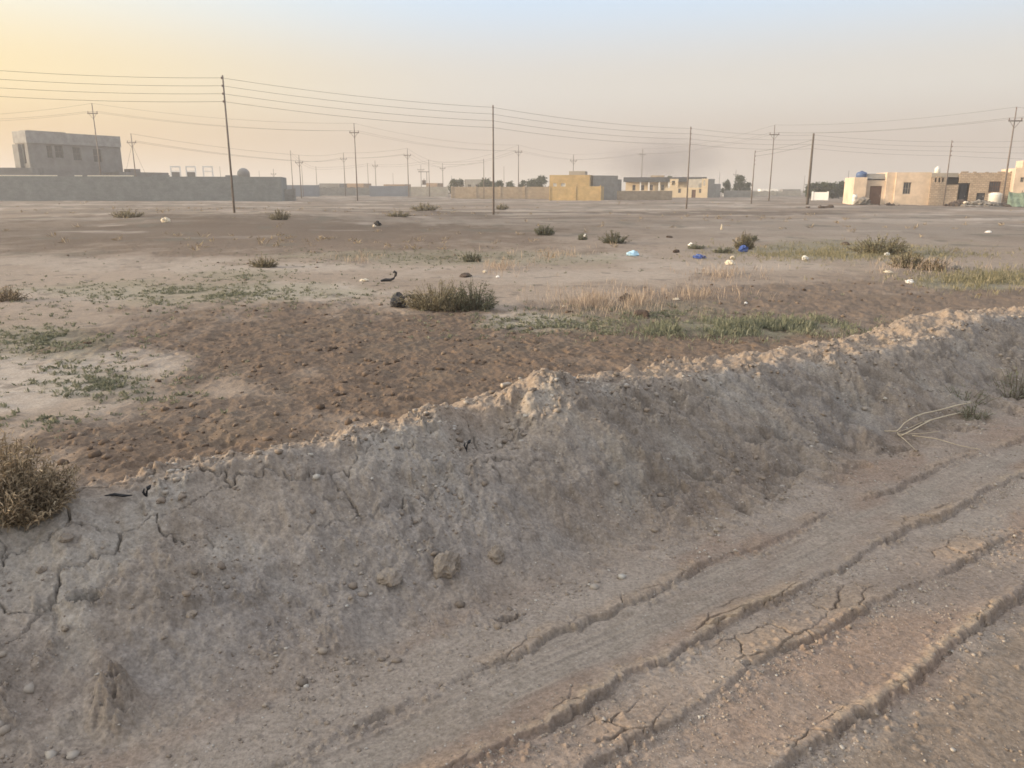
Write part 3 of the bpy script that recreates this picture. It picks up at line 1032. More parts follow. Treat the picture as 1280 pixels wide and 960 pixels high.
# ------------------------------------------------------------------ stones, clods, gravel
def rock_mesh(mb, c, r, seed, sq=(1, 1, 1), sub=2, rough=.25):
    import bmesh
    from mathutils import Vector
    bm = bmesh.new()
    bmesh.ops.create_icosphere(bm, subdivisions=sub, radius=1)
    rng = np.random.default_rng(seed)
    ks = rng.normal(size=(4, 3)) * 1.6
    ph = rng.uniform(0, 6, 4)
    vs = []
    for v in bm.verts:
        p = np.array(v.co)
        s = 1 + rough * sum(math.sin(float(ks[i] @ p) * (1 + .6 * i) + ph[i]) / (1.4 + i) for i in range(4)) + rng.normal() * rough * .12
        vs.append((c[0] + p[0] * s * r * sq[0], c[1] + p[1] * s * r * sq[1], c[2] + p[2] * s * r * sq[2]))
    fs = [[v.index for v in f.verts] for f in bm.faces]
    bm.free()
    mb.add(vs, fs)


def rock(px, py, wpx, hpx, label, m=None, name='earth_clod', cat='clod', seed=1, group=None, sub=3, rough=.25):
    X, Y, Z = hit(px, py)
    d = math.sqrt(X * X + Y * Y + (CAMZ - Z) ** 2)
    w, h = wpx / F * d / 2, hpx / F * d / 2
    mb = MB()
    rock_mesh(mb, (0, 0, 0), 1, seed, (w, (w + h) / 2, h), sub, rough)
    o = mb.build(name, m or M['stone'])
    o.location = (X, Y, Z + h * .12)
    o.rotation_euler[2] = seed
    return tag(o, label, cat, group)


rock(560, 712, 34, 40, 'largest upright clod at the foot of the bank, middle of three', seed=3, group='clods at the foot of the bank')
rock(487, 722, 26, 22, 'rounded pale clod left of the largest clod', seed=4, group='clods at the foot of the bank')
rock(619, 697, 16, 24, 'thin upright clod right of the largest clod', seed=5, group='clods at the foot of the bank')
rock(52, 713, 10, 9, 'small pale stone on the left of the bank', seed=8, sub=2, name='pebble', cat='stone')
rock(84, 676, 14, 11, 'round pale stone above the burrow hole on the bank', seed=9, sub=2, name='pebble', cat='stone')
rock(83, 787, 9, 8, 'small pale stone under the burrow hole on the bank', seed=10, sub=2, name='pebble', cat='stone')
rock(241, 771, 12, 9, 'pale pebble in the middle of the left bank', seed=11, sub=2, name='pebble', cat='stone')


def gravel():
    rng = np.random.default_rng(77)
    base = []
    for s in range(6):
        b = MB()
        rock_mesh(b, (0, 0, 0), 1, 200 + s, (1, .85, .7), 1, .40)
        base.append((np.array(b.v), b.f))
    n = 90000
    u = rng.uniform(-1.6, 7.5, n)
    v = rng.uniform(.45, 3.0, n)
    vb = lv(LB, u, 44)
    # rims gather crumbs
    pick = rng.uniform(size=n)
    for L_, sd, a, b in ((LA, 40, 0, .05), (LB, 44, .05, .15), (LD, 48, .15, .22), (LC, 52, .22, .32)):
        s = (pick >= a) & (pick < b)
        v[s] = lv(L_, u[s], sd) - np.abs(rng.normal(size=s.sum())) * .05 - .005
    x = u * UX + v * VX
    y = u * UY + v * VY
    g = ground(x, y)
    keep = (fbm(u * 1.5, v * 1.5, 301, 3) + rng.uniform(-.35, .5, n) > 0) & (rng.uniform(size=n) > g['floorAB'] * .8) & (rng.uniform(size=n) > .65 * (v < g['vq'] - .12)) & (np.hypot(x, y) > 1.2)
    x, y, z = x[keep], y[keep], g['z'][keep]
    m = len(x)
    size = .0015 + .0017 * rng.pareto(2.3, m)
    size = np.where(size > .010, rng.uniform(.002, .010, m), size)
    nb = 9000
    ub, vb2 = rng.uniform(-1.4, 7.5, nb), rng.uniform(2.1, 3.25, nb)
    zb_ = fbm(ub * 1.7, vb2 * 1.9, 96, 4) + .5 * fbm(ub * 5, vb2 * 5, 303, 2)
    ub, vb2 = ub[zb_ > .28], vb2[zb_ > .28]
    uc2 = rng.uniform(.6, 8.5, 7000)
    vc2 = crest_v(uc2) + rng.uniform(-.10, .75, 7000)
    kc = fbm(uc2 * 1.9, vc2 * 2.5, 305, 3) + rng.uniform(-.3, .4, 7000) > 0
    ub, vb2 = np.concatenate([ub, uc2[kc]]), np.concatenate([vb2, vc2[kc]])
    xb, yb = ub * UX + vb2 * VX, ub * UY + vb2 * VY
    x, y, z = np.concatenate([x, xb]), np.concatenate([y, yb]), np.concatenate([z, ground(xb, yb)['z']])
    size = np.concatenate([size, np.minimum(.004 + .004 * rng.pareto(2.2, len(xb)), .020)])
    m = len(x)
    V, Fc, off = [], [], 0
    for i in range(m):
        bv, bf = base[i % 6]
        a = rng.uniform(0, 6.28)
        ca, sa = math.cos(a), math.sin(a)
        s = size[i]
        p = bv @ np.array([[ca, sa, 0], [-sa, ca, 0], [0, 0, 1]]) * s + [x[i], y[i], z[i] + s * .1]
        V.append(p)
        Fc.append(np.array(bf) + off)
        off += len(bv)
    V = np.concatenate(V)
    Fc = np.concatenate(Fc)
    me = bpy.data.meshes.new('gravel')
    me.vertices.add(len(V))
    me.vertices.foreach_set('co', V.astype(np.float32).ravel())
    me.loops.add(Fc.size)
    me.loops.foreach_set('vertex_index', Fc.astype(np.int32).ravel())
    me.polygons.add(len(Fc))
    me.polygons.foreach_set('loop_start', (np.arange(len(Fc)) * 3).astype(np.int32))
    me.update(calc_edges=True)
    me.materials.append(mat_leaf_like_stone())
    o = bpy.data.objects.new('gravel', me)
    COL.objects.link(o)
    o['kind'] = 'stuff'
    o['label'] = 'loose gravel and earth crumbs over the bank and the dirt road'
    o['category'] = 'gravel'


def mat_leaf_like_stone():
    m = bpy.data.materials.new('gravel_stone')
    m.use_nodes = True
    N, L = m.node_tree.nodes, m.node_tree.links
    p = N['Principled BSDF']
    p.inputs['Roughness'].default_value = .95
    p.inputs['Specular IOR Level'].default_value = .15
    g = N.new('ShaderNodeNewGeometry')
    r = N.new('ShaderNodeValToRGB')
    cs = [(0, (.15, .12, .095)), (.35, (.22, .175, .135)), (.75, (.27, .225, .18)), (.93, (.32, .28, .235)), (1, (.40, .365, .315))]
    while len(r.color_ramp.elements) < len(cs):
        r.color_ramp.elements.new(.5)
    for e, (q, c) in zip(r.color_ramp.elements, cs):
        e.position = q
        e.color = (*c, 1)
    L.new(g.outputs['Random Per Island'], r.inputs['Fac'])
    L.new(r.outputs['Color'], p.inputs['Base Color'])
    return m


gravel()


def soil_clods():
    rng = np.random.default_rng(91)
    base = []
    for s in range(6):
        q = MB()
        rock_mesh(q, (0, 0, 0), 1, 400 + s, (1, .8, .6), 1, .4)
        base.append((np.array(q.v), q.f))
    n = 26000
    yy = np.exp(rng.uniform(math.log(4.2), math.log(30), n))
    xx = yy * rng.uniform(-.75, .8, n)
    g = ground(xx, yy)
    w = (g['brown'] * 1.1 + .05) * g['mfield'] * (1 - g['pale'])
    keep = rng.uniform(size=n) < w * np.clip(.6 + fbm(xx * .9, yy * .7, 402, 3), .05, 1) * .55
    xx, yy, zz = xx[keep], yy[keep], g['z'][keep]
    m = len(xx)
    size = np.minimum(.006 + .009 * rng.pareto(2.2, m), .042)
    V, Fc, off = [], [], 0
    for i in range(m):
        bv, bf = base[i % 6]
        a = rng.uniform(0, 6.28)
        ca, sa = math.cos(a), math.sin(a)
        V.append(bv @ np.array([[ca, sa, 0], [-sa, ca, 0], [0, 0, 1]]) * size[i] + [xx[i], yy[i], zz[i] + size[i] * .15])
        Fc.append(np.array(bf) + off)
        off += len(bv)
    V, Fc = np.concatenate(V), np.concatenate(Fc)
    me = bpy.data.meshes.new('soil_clods')
    me.vertices.add(len(V))
    me.vertices.foreach_set('co', V.astype(np.float32).ravel())
    me.loops.add(Fc.size)
    me.loops.foreach_set('vertex_index', Fc.astype(np.int32).ravel())
    me.polygons.add(len(Fc))
    me.polygons.foreach_set('loop_start', (np.arange(len(Fc)) * 3).astype(np.int32))
    me.update(calc_edges=True)
    me.materials.append(mat_leaf('turned_soil', [(.10, .07, .05), (.17, .122, .088), (.25, .19, .14)], 1))
    o = bpy.data.objects.new('soil_clods', me)
    COL.objects.link(o)
    tag(o, 'loose brown earth clods scattered over the turned soil behind the bank', 'clods', kind='stuff')
    print('CLODS', m)


soil_clods()


# ------------------------------------------------------------------ litter
def crumpled(px, py, wpx, hpx, m, label, name='plastic_bag', cat='bag', seed=1, group='litter on the field', flat=1.0, loc=None):
    X, Y, Z = loc or hit(px, py)
    d = math.sqrt(X * X + Y * Y + (CAMZ - Z) ** 2)
    w, h = wpx / F * d / 2 * .88, hpx / F * d / 2 * .88
    import bmesh
    bm = bmesh.new()
    bmesh.ops.create_icosphere(bm, subdivisions=3, radius=1)
    rng = np.random.default_rng(seed)
    ks = rng.normal(size=(6, 3)) * 2.6
    ph = rng.uniform(0, 6, 6)
    vs = []
    for v in bm.verts:
        p = np.array(v.co)
        s = 1
        for i in range(6):
            s += .40 * (abs(math.sin(float(ks[i] @ p) * (1 + .35 * i) + ph[i])) - .55) / (1 + .3 * i)
        q = p * s
        zz = q[2] if q[2] > 0 else q[2] * .35
        vs.append((q[0] * w * .95, q[1] * w * .75, zz * h * 1.2 * flat))
    mb = MB()
    mb.add(vs, [[v.index for v in f.verts] for f in bm.faces])
    bm.free()
    o = mb.build(name, m)
    o.location = (X, Y, Z + h * .35)
    o.rotation_euler[2] = seed * 1.7
    return tag(o, label, cat, group)


crumpled(790, 320, 15, 8, M['paleblue'], 'pale blue crumpled plastic bag on bare soil', seed=2)
crumpled(874, 323, 17, 6, M['bluebag'], 'flat bright blue plastic bag lying on bare soil', seed=3)
crumpled(929, 315, 12, 10, M['bluebag'], 'blue bag caught in the foot of the upright bush', seed=4)
crumpled(912, 331, 12, 7, M['creambag'], 'cream crumpled bag, nearer of two beside the flat blue bag', seed=5)
crumpled(916, 324, 7, 5, M['creambag'], 'small cream bag just behind the nearer cream bag', seed=6)
crumpled(207, 278, 12, 8, M['creambag'], 'cream sack lying in the far left field', name='sack', cat='sack', seed=7)
crumpled(1006, 325, 9, 6, M['whitebag'], 'white plastic scrap in the green grass left of the yellow clump', seed=8)
crumpled(1137, 354, 9, 5, M['whitebag'], 'white plastic bag on bare soil near the right field grass', seed=9)
crumpled(1108, 320, 8, 5, M['whitebag'], 'white scrap in front of the yellow green grass clump', seed=10)
crumpled(1110, 341, 10, 3, M['creambag'], 'flat cream scrap beneath the olive clump', seed=11)
crumpled(1195, 337, 12, 6, M['greytarp'], 'pale grey scrap at the edge of the right green grass', seed=12)
crumpled(845, 316, 8, 5, M['brownclod'], 'small dark clump left of the flat blue bag', name='dung_clump', cat='clump', seed=13)
crumpled(863, 308, 7, 5, M['whitebag'], 'white scrap at the left of the low green bush', seed=14)
crumpled(606, 341, 5, 4, M['creambag'], 'tiny cream scrap in the dry grass beyond the wide bush', seed=15)
crumpled(622, 347, 5, 3, M['whitebag'], 'tiny white scrap right behind the wide olive bush', seed=16)
crumpled(455, 352, 12, 4, M['creambag'], 'flat cream scrap left of the black twisted scrap', seed=17)
crumpled(731, 296, 4, 4, M['whitebag'], 'white scrap behind the tiny grey green bush', seed=18)
crumpled(932, 380, 5, 3, M['whitebag'], 'tiny white scrap on bare soil above the grass strip', seed=19)
crumpled(845, 375, 8, 3, M['creambag'], 'flat cream scrap in the dry grass right of the dark clod', seed=20)
crumpled(705, 384, 6, 3, M['creambag'], 'small cream scrap by the pale crust right of the wide bush', seed=21)
crumpled(472, 282, 9, 7, M['black'], 'dark bundle beside a pale scrap in the far field', name='cloth_bundle', cat='bundle', seed=22)
crumpled(468, 284, 5, 4, M['creambag'], 'pale scrap touching the dark bundle in the far field', seed=23)
crumpled(902, 287, 3, 8, M['creambag'], 'thin pale upright scrap below the third near pole', seed=24)
crumpled(1235, 291, 7, 3, M['whitebag'], 'white scrap on the bare ground before the right houses', seed=25)
rock(801, 396, 18, 14, 'dark brown clod behind the grass strip, nearer of two', M['brownclod'], seed=12, group='dark clods on the field')
rock(783, 376, 18, 14, 'dark brown heap in the dry grass behind the nearer dark clod', M['brownclod'], seed=13, group='dark clods on the field')
rock(583, 346, 22, 7, 'flat dark heap of earth behind the wide olive bush', M['brownclod'], seed=14, group='dark clods on the field')
rock(1055, 306, 12, 5, 'flat dark clod at the back of the green grass', M['brownclod'], seed=15, group='dark clods on the field')
rock(836, 297, 8, 4, 'tiny dark clod far behind the flat blue bag', M['brownclod'], seed=16, group='dark clods on the field')


def black_scrap():
    o = crumpled(498, 384, 21, 22, M['black'], 'shapeless black torn rubber clump beside the wide olive bush', 'rubber_clump', 'rubber scrap', 33, flat=.85)
    X, Y, Z = o.location
    mb = MB()
    mb.tube([(.1, 0, .12), (.19, .01, .14), (.26, .02, .07), (.31, .0, .01), (.36, -.02, .0)], [.02, .022, .018, .02, .01], 6)
    s_ = mb.build('strap', M['black'], o)
    s_.rotation_euler[2] = -33 * 1.7
    X, Y, Z = hit(488, 352)
    mb = MB()
    mb.tube([(-.2, 0, .01), (-.1, .02, .03), (0, .0, .03), (.07, 0, .06), (.11, 0, .12), (.12, 0, .18), (.09, 0, .20), (.06, 0, .175)], [.02, .035, .03, .025, .028, .03, .03, .015], 6)
    o = mb.build('rubber_strip', M['black'])
    o.location = (X, Y, Z)
    tag(o, 'black twisted rubber strip curling up beyond the black rubber clump', 'rubber strip', 'litter on the field')


black_scrap()


def bottle():
    X, Y, Z = hit(627, 486)
    t = thing('plastic_bottle', 'dusty plastic bottle lying behind the peak of the bank', 'bottle', (X, Y, Z + .03), .5)
    m = mat('dusty_bottle', (.36, .29, .215), .4, .15, 20, spec=.5)
    mb = MB()
    mb.lathe([(.025, 0), (.03, .005), (.03, .05), (.028, .055), (.03, .06), (.03, .12), (.018, .15), (.012, .16)], 14)
    b = mb.build('body', m, t, True)
    c = MB()
    c.lathe([(.014, .161), (.014, .178)], 12)
    c2 = c.build('cap', m, t)
    for o in (b, c2):
        o.rotation_euler = (0, R(90), R(15))
        o.scale = (.72, .72, .72)


bottle()


def branch():
    """the dry forked branch on the right"""
    pts = [[(1200, 519), (1180, 528), (1160, 538), (1140, 548), (1124, 553), (1121, 545)],
           [(1214, 506), (1195, 514), (1170, 524), (1148, 531), (1130, 538), (1121, 546), (1105, 541)],
           [(1121, 546), (1140, 546), (1158, 545), (1175, 543)],
           [(1121, 546), (1130, 553), (1138, 562), (1145, 568)],
           [(1165, 528), (1150, 532), (1136, 540), (1122, 545)],
           [(1140, 548), (1170, 553), (1200, 561), (1225, 566)],
           [(1195, 522), (1215, 521), (1224, 521)]]
    mb = MB()
    p0 = hit(1121, 546)
    for k, L_ in enumerate(pts):
        P = []
        for i, (px, py) in enumerate(L_):
            h = hit(px, py)
            lift = .012 + .05 * (math.sin(i / (len(L_) - 1) * math.pi) if k < 2 else .15)
            P.append((h[0] - p0[0], h[1] - p0[1], h[2] - p0[2] + lift))
        P = np.array(P)
        # smooth the polyline
        s = np.linspace(0, len(P) - 1, 14)
        Q = np.stack([np.interp(s, range(len(P)), P[:, i]) for i in range(3)], 1)
        r = .0055 if k < 2 else .003
        mb.tube(Q, np.linspace(r, r * .6, len(Q)), 5)
    o = mb.build('dry_branch', M['straw'], None, True)
    o.location = p0
    tag(o, 'pale forked dry branch lying at the foot of the bank on the right', 'branch')
    for px, py, l, a, lab in [(183, 622, .045, .6, 'short dark twig stuck in the top of the left bank'), (583, 566, .05, 1.2, 'black curled leaf scrap below the hollow in the bank'),
                              (148, 625, .05, 0, 'dark flat twig lying on the crest of the left bank')]:
        X, Y, Z = hit(px, py)
        mb = MB()
        if a == 0:
            mb.tube([(-l, 0, .006), (-l * .3, .004, .010), (l * .5, -.004, .008), (l, .01, .004)], [.002, .006, .006, .002], 5)
        else:
            mb.tube([(0, 0, -.01), (.004, 0, l * .5), (.012, 0, l * .8), (.02, .005, l)], [.003, .004, .009, .003], 5)
            mb.tube([(0, 0, 0), (-.01, 0, l * .4), (-.006, .004, l * .7)], [.003, .005, .002], 5)
        o = mb.build('dark_twig', M['black'])
        o.location = (X, Y, Z)
        tag(o, lab, 'twig')


branch()


# ------------------------------------------------------------------ poles and wires
POLES = {}


def pole(key, px, py_top, Y, style, label, lean=0.0, group='power poles across the field', foot_px=None):
    X, Y, Z = base_of(px, Y)
    top = CAMZ + (HOR - py_top) / 993.0 * Y
    h = top - Z
    t = thing('power_pole', label, 'power pole', (X, Y, Z), 0, group)
    mb = MB()
    near = Y < 110
    r = {'lv': .068, 'mv': .085, 'wood': .14, 'thin': .05, 'h': .08}[style]
    mb.tube([(0, 0, -.3), (0, 0, h * .5), (0, 0, h)], [r * 1.15, r, r * .72], 8)
    mb.build('shaft', M['wood'] if style == 'wood' else M['pole'], t, True)
    att = []
    if style in ('lv', 'wood', 'thin'):
        for k in range(4):
            zz = h - .18 - .47 * k
            if near:
                ib = MB()
                ib.box(-.02, .02, -.20, -.05, zz - .02, zz + .02)
                ib.lathe([(.03, zz - .07), (.055, zz - .05), (.035, zz), (.055, zz + .05), (.03, zz + .07)], 8, 0, -.22)
                ib.build('insulator', M['porcelain'], t)
            att.append((X, Y - .22, Z + zz))
    else:
        cb = MB()
        w = .75 if style == 'mv' else 1.0
        zc = h - 1.15
        cb.box(-w, w, -.16, -.085, zc - .06, zc + .06)
        cb.tube([(-w * .7, -.12, zc - .06), (0, -.1, zc - .75)], .03, 4)
        cb.tube([(w * .7, -.12, zc - .06), (0, -.1, zc - .75)], .03, 4)
        cb.build('crossarm', M['pole'], t)
        for xx, zz in ((-w + .1, zc + .06), (w - .1, zc + .06), (0, h)):
            ib = MB()
            ib.lathe([(.03, zz), (.075, zz + .06), (.045, zz + .12), (.07, zz + .18), (.03, zz + .26)], 8, xx, -.12 if xx else 0)
            ib.build('insulator', M['porcelain'], t)
            att.append((X + xx, Y - (.12 if xx else 0), Z + zz + .24))
    POLES[key] = att
    return t


pole('P1', 293, 103, 52, 'lv', 'tall bare pole in the left field in front of the long block wall')
pole('P2', 617, 137, 60, 'lv', 'tall straight pole in the centre of the photo with four side insulators')
pole('P3', 858, 162, 76, 'lv', 'dark slanting pole before the cream house')
pole('P4', 939, 190, 95, 'lv', 'pole right of the cream house, beside the dark green tree')
pole('P5', 1009, 170, 88, 'wood', 'thick wooden pole left of the blue tank house')
pole('P6', 1179, 178, 86.5, 'lv', 'pole standing before the brick front of the right house')
pole('M0', 130, 137, 116, 'mv', 'crossarm pole overlapping the grey two storey building')
pole('M1', 447, 160, 124, 'mv', 'tall crossarm pole left of centre, highest of the far group')
pole('M2', 648, 185, 160, 'mv', 'crossarm pole between the centre pole and the yellow house')
pole('M3', 801, 189, 190, 'mv', 'crossarm pole rising behind the dark flat roof')
pole('M4', 961, 162, 121, 'mv', 'tall crossarm pole left of the thick wooden pole')
pole('M5', 1252, 142, 85, 'mv', 'tall crossarm pole beside the white cylinder tank at the far right')
pole('M6', 716, 196, 175, 'mv', 'crossarm pole rising behind the yellow house')
pole('S0', 173, 172, 128, 'mv', 'short guyed pole just right of the grey two storey building')
far_list = [
    ('F1', 367, 190, 150, 'lv', 'pole rising at the right end of the long block wall'),
    ('F2', 377, 197, 150, 'mv', 'crossarm pole just right of the end of the block wall'),
    ('F3', 379.5, 208, 165, 'thin', 'thin bare pole touching the crossarm pole by the wall end'),
    ('F4', 397, 209, 190, 'lv', 'bare pole between the wall end and the tall crossarm pole'),
    ('F5', 432, 194, 180, 'mv', 'crossarm pole just left of the tall crossarm pole'),
    ('F6', 461, 205, 210, 'lv', 'first thin pole right of the tall crossarm pole'),
    ('F7', 470.5, 203, 210, 'mv', 'second thin pole right of the tall crossarm pole'),
    ('F8', 492, 217, 280, 'lv', 'tiny far pole left of the blue grey wall'),
    ('F9', 511, 189, 160, 'mv', 'crossarm pole in front of the blue grey wall'),
    ('F10', 527, 208, 230, 'h', 'left leg pole of the far transformer stand'),
    ('F11', 537, 201, 175, 'lv', 'straight pole beside the far transformer'),
    ('F12', 554, 206, 210, 'mv', 'crossarm pole left of the far leafy trees'),
    ('F13', 605, 200, 150, 'lv', 'bare pole before the tan wall left of the centre pole'),
    ('F14', 630, 209, 230, 'lv', 'faint pole just right of the centre pole'),
    ('F15', 344, 213, 220, 'mv', 'faint crossarm pole above the end of the block wall'),
    ('F16', 326, 214, 240, 'lv', 'faint pole above the block wall, left of the faint crossarm pole'),
    ('F17', 918, 214, 230, 'mv', 'far crossarm pole above the dark green tree'),
    ('F18', 898, 216, 240, 'lv', 'faint far pole between the cream house and the dark green tree'),
    ('F19', 1004, 220, 240, 'lv', 'faint far pole just left of the thick wooden pole'),
    ('F20', 1058, 214, 210, 'lv', 'faint thin pole beyond the hedge left of the blue tank house'),
    ('F21', 278, 209, 170, 'thin', 'faint thin pole left of the tall bare pole above the wall'),
    ('F22', 565, 220, 260, 'lv', 'tiny pole at the left end of the far leafy trees'),
]
for k_, px_, pt_, Y_, st_, lab_ in far_list:
    pole(k_, px_, pt_, Y_, st_, lab_, group='distant power poles along the horizon')


def wire(pts, sag, label, r=.013, group='power lines', n=20, name='power_line'):
    mb = MB()
    P = []
    for i in range(len(pts) - 1):
        a, b = np.array(pts[i]), np.array(pts[i + 1])
        L_ = np.linalg.norm(b - a)
        for s in np.linspace(0, 1, n, endpoint=(i == len(pts) - 2)):
            q = a + (b - a) * s
            q[2] -= sag * L_ * 4 * s * (1 - s)
            P.append(q)
    P = np.array(P)
    o0 = P[0].copy()
    mb.tube(P - o0, r, 4)
    o = mb.build(name, M['wire'])
    o.location = o0
    return tag(o, label, 'power line', group)


row = ['P1', 'P2', 'P3', 'P5', 'P6']
lefty = [(88, 40), (99, 40), (110, 40), (119, 40)]
names = ['topmost', 'second from the top', 'third from the top', 'lowest']
for k in range(4):
    start = at_y(-70, 83 + 11 * k, 44)
    end = at_y(1360, 172 + 9 * k, 80)
    wire([start] + [POLES[p][k] for p in row] + [end], .012, f'{names[k]} of the four wires strung along the near bare poles', .009, 'four wires along the near poles')
for k, nm in enumerate(['left', 'right', 'middle']):
    start = at_y(-80, 150 - (10 if k == 2 else 0) + 3 * k, 108)
    wire([start] + [POLES[p][k] for p in ('M0', 'M1', 'M2')], .02, f'{nm} crossarm wire from the two storey building past the tall crossarm pole', .011, 'wires along the crossarm poles')
    end = at_y(1380, 128 + 5 * k, 70)
    wire([POLES[p][k] for p in ('M2', 'M6', 'M3', 'M4', 'M5')] + [end], .014, f'{nm} crossarm wire over the yellow house towards the far right pole', .011, 'wires along the crossarm poles')
    wire([POLES[p][k] for p in ('S0', 'F2', 'F5', 'F9', 'F12', 'M2')], .012, f'{nm} far wire from the guyed pole along the distant poles', .016, 'wires along the distant poles')
for k in range(2):
    wire([POLES[p][k] for p in ('F1', 'F4', 'F6', 'F11', 'F13')], .014, f"{['upper', 'lower'][k]} faint wire along the distant bare poles", .016, 'wires along the distant poles')
    wire([POLES['P4'][k], POLES['P5'][k + 1]], .014, f"{['upper', 'lower'][k]} short wire from the pole by the dark tree to the thick wooden pole", .013, 'short wires at the wooden pole')
for sx, lb in ((-1, 'left'), (1, 'right')):
    a = POLES['S0'][2]
    wire([(a[0], a[1], a[2] - 1.6), (a[0] + sx * 2.6, a[1], far_z(np.array([a[0]]), np.array([a[1]]))[0] + 1.2)], .005, f'{lb} guy wire of the short pole by the grey building', .018, 'guy wires', name='guy_wire')
#%%BUILDINGS%%

# ------------------------------------------------------------------ buildings
class Site:
    def __init__(s, px0, Y0, px1, Y1, name, label, cat, group=None):
        X0, _, z0 = base_of(px0, Y0)
        X1, _, z1 = base_of(px1, Y1)
        s.X0, s.Y0, s.z0 = X0, Y0, min(z0, z1)
        s.b = math.atan2(Y1 - Y0, X1 - X0)
        s.L = math.hypot(X1 - X0, Y1 - Y0)
        s.t = thing(name, label, cat, (X0, Y0, s.z0), s.b, group)
        s.t['kind'] = 'thing'

    def s(s, px, y=0.0):
        k = (px - 640) / 993.0
        return (k * (s.Y0 + y * math.cos(s.b)) - s.X0 + y * math.sin(s.b)) / (math.cos(s.b) - k * math.sin(s.b))

    def h(s, py, px):
        Y = s.Y0 + s.s(px) * math.sin(s.b)
        return CAMZ + (HOR - py) / 993.0 * Y - s.z0


def mass(mb, s0, s1, y0, y1, h0, h1, holes=(), t=.25, roof=True, lholes=()):
    mb.wall(s0, s1, h0, h1, y0, y0 + t, holes)
    mb.box(s0, s1, y1 - t, y1, h0, h1)
    mb.box(s1 - t, s1, y0 + t, y1 - t, h0, h1)
    if not lholes:
        mb.box(s0, s0 + t, y0 + t, y1 - t, h0, h1)
    else:
        ys = sorted({y0 + t, y1 - t, *[c for q in lholes for c in q[:2]]})
        for a, b in zip(ys[:-1], ys[1:]):
            hs = [q for q in lholes if q[0] <= a and b <= q[1]]
            if hs:
                mb.box(s0, s0 + t, a, b, h0, hs[0][2])
                mb.box(s0, s0 + t, a, b, hs[0][3], h1)
            else:
                mb.box(s0, s0 + t, a, b, h0, h1)
    if roof:
        mb.box(s0 + t, s1 - t, y0 + t, y1 - t, h1 - .45, h1 - .25)


def window(par, s0, s1, h0, h1, y, bars=3, fm=None, pm=None):
    w = MB()
    e = .07
    w.box(s0, s0 + e, y, y + .06, h0, h1)
    w.box(s1 - e, s1, y, y + .06, h0, h1)
    w.box(s0 + e, s1 - e, y, y + .06, h0, h0 + e)
    w.box(s0 + e, s1 - e, y, y + .06, h1 - e, h1)
    for k in range(1, bars):
        x = s0 + (s1 - s0) * k / bars
        w.box(x - .02, x + .02, y + .01, y + .05, h0 + e, h1 - e)
    hm = (h0 + h1) / 2
    w.box(s0 + e, s1 - e, y + .012, y + .048, hm - .02, hm + .02)
    o = w.build('window', fm or M['frame'], par)
    p = MB()
    p.box(s0 + .01, s1 - .01, y + .075, y + .09, h0 + .01, h1 - .01)
    p.build('pane', pm or M['pane'], o)
    return o


def door(par, s0, s1, h0, h1, y, m, panels=2):
    d = MB()
    d.box(s0 + .03, s1 - .03, y, y + .06, h0 + .02, h1 - .03)
    n = panels
    for k in range(n):
        a, b = h0 + .15 + (h1 - h0 - .25) * k / n, h0 + .05 + (h1 - h0 - .2) * (k + 1) / n
        d.box(s0 + .18, s1 - .18, y - .025, y - .002, a, b)
    o = d.build('door', m, par)
    k = MB()
    k.box(s1 - .2, s1 - .14, y - .07, y - .002, h0 + .95, h0 + 1.1)
    k.build('handle', M['frame'], o)
    return o


# --- right: the plastered house with the blue tank, and the brick house beside it
S = Site(1065, 92, 1160, 90.2, 'plastered_house', 'low buff plastered house with a brown door and a blue roof tank', 'house')
top = S.h(216, 1130)
a0, a1, a2, a3, a4 = 0, S.s(1083), S.s(1108), S.s(1119), S.L
hl = S.h(222, 1070)
mb = MB()
mass(mb, a0, a1, 0, 6, -.3, hl)
d0, d1 = S.s(1089), S.s(1104)
hd = 2.15
mb.wall(a1 + .002, a2 - .002, -.3, hl - .35, .5, .75, [(d0, d1, -.3, hd)])
wd = (S.s(1129), S.s(1139), S.h(242.5, 1134), S.h(228, 1134))
mass(mb, a2, a3, .28, 6, -.3, top)
mass(mb, a3 + .002, a4, 0, 6, -.3, top - .01, [wd])
mb.box(a1 + .01, a2 - .01, 5.6, 5.9, -.3, top - .4)
mb.build('wall', M['plaster'], S.t)
rf = MB()
rf.box(a1 + .01, a2 - .01, .9, 5.5, hl - .2, hl + .02)
rf.box(a1 - .3, a2 - .004, 1.2, 1.5, hl + .03, top - .12)
rf.build('roof', M['concrete'], S.t)
door(S.t, d0, d1, 0, hd, .58, M['browndoor'], 3)
window(S.t, *wd, .08, 3)
TX = S.t
from mathutils import Matrix


def on(site, s, y, h):
    c, n = math.cos(site.b), math.sin(site.b)
    return (site.X0 + s * c - y * n, site.Y0 + s * n + y * c, site.z0 + h)


p = on(S, S.s(1079), 1.6, hl - .25)
tk = thing('water_tank', 'blue dome topped water tank on the roof of the plastered house', 'water tank', p)
mb = MB()
tk.scale = (.84, .84, .80)
mb.lathe([(.70, 0), (.75, .05), (.72, .25), (.75, .3), (.72, .5), (.75, .55), (.73, .8), (.62, 1.0), (.35, 1.12), (.2, 1.14)], 20)
mb.build('shell', M['tankblue'], tk, True)
mb = MB()
mb.lathe([(.2, 1.145), (.22, 1.16), (.22, 1.22), (.1, 1.24)], 14)
mb.build('lid', M['tankblue'], tk, True)
p = on(S, S.s(1068.5), -.6, 0)
tk = thing('water_barrel', 'white barrel at the left corner of the plastered house', 'barrel', (p[0], p[1], zgrd(p[0], p[1])))
mb = MB()
mb.lathe([(.24, 0), (.27, .05), (.27, .4), (.285, .42), (.27, .44), (.27, .8), (.285, .82), (.27, .84), (.26, 1.1), (.2, 1.12)], 16)
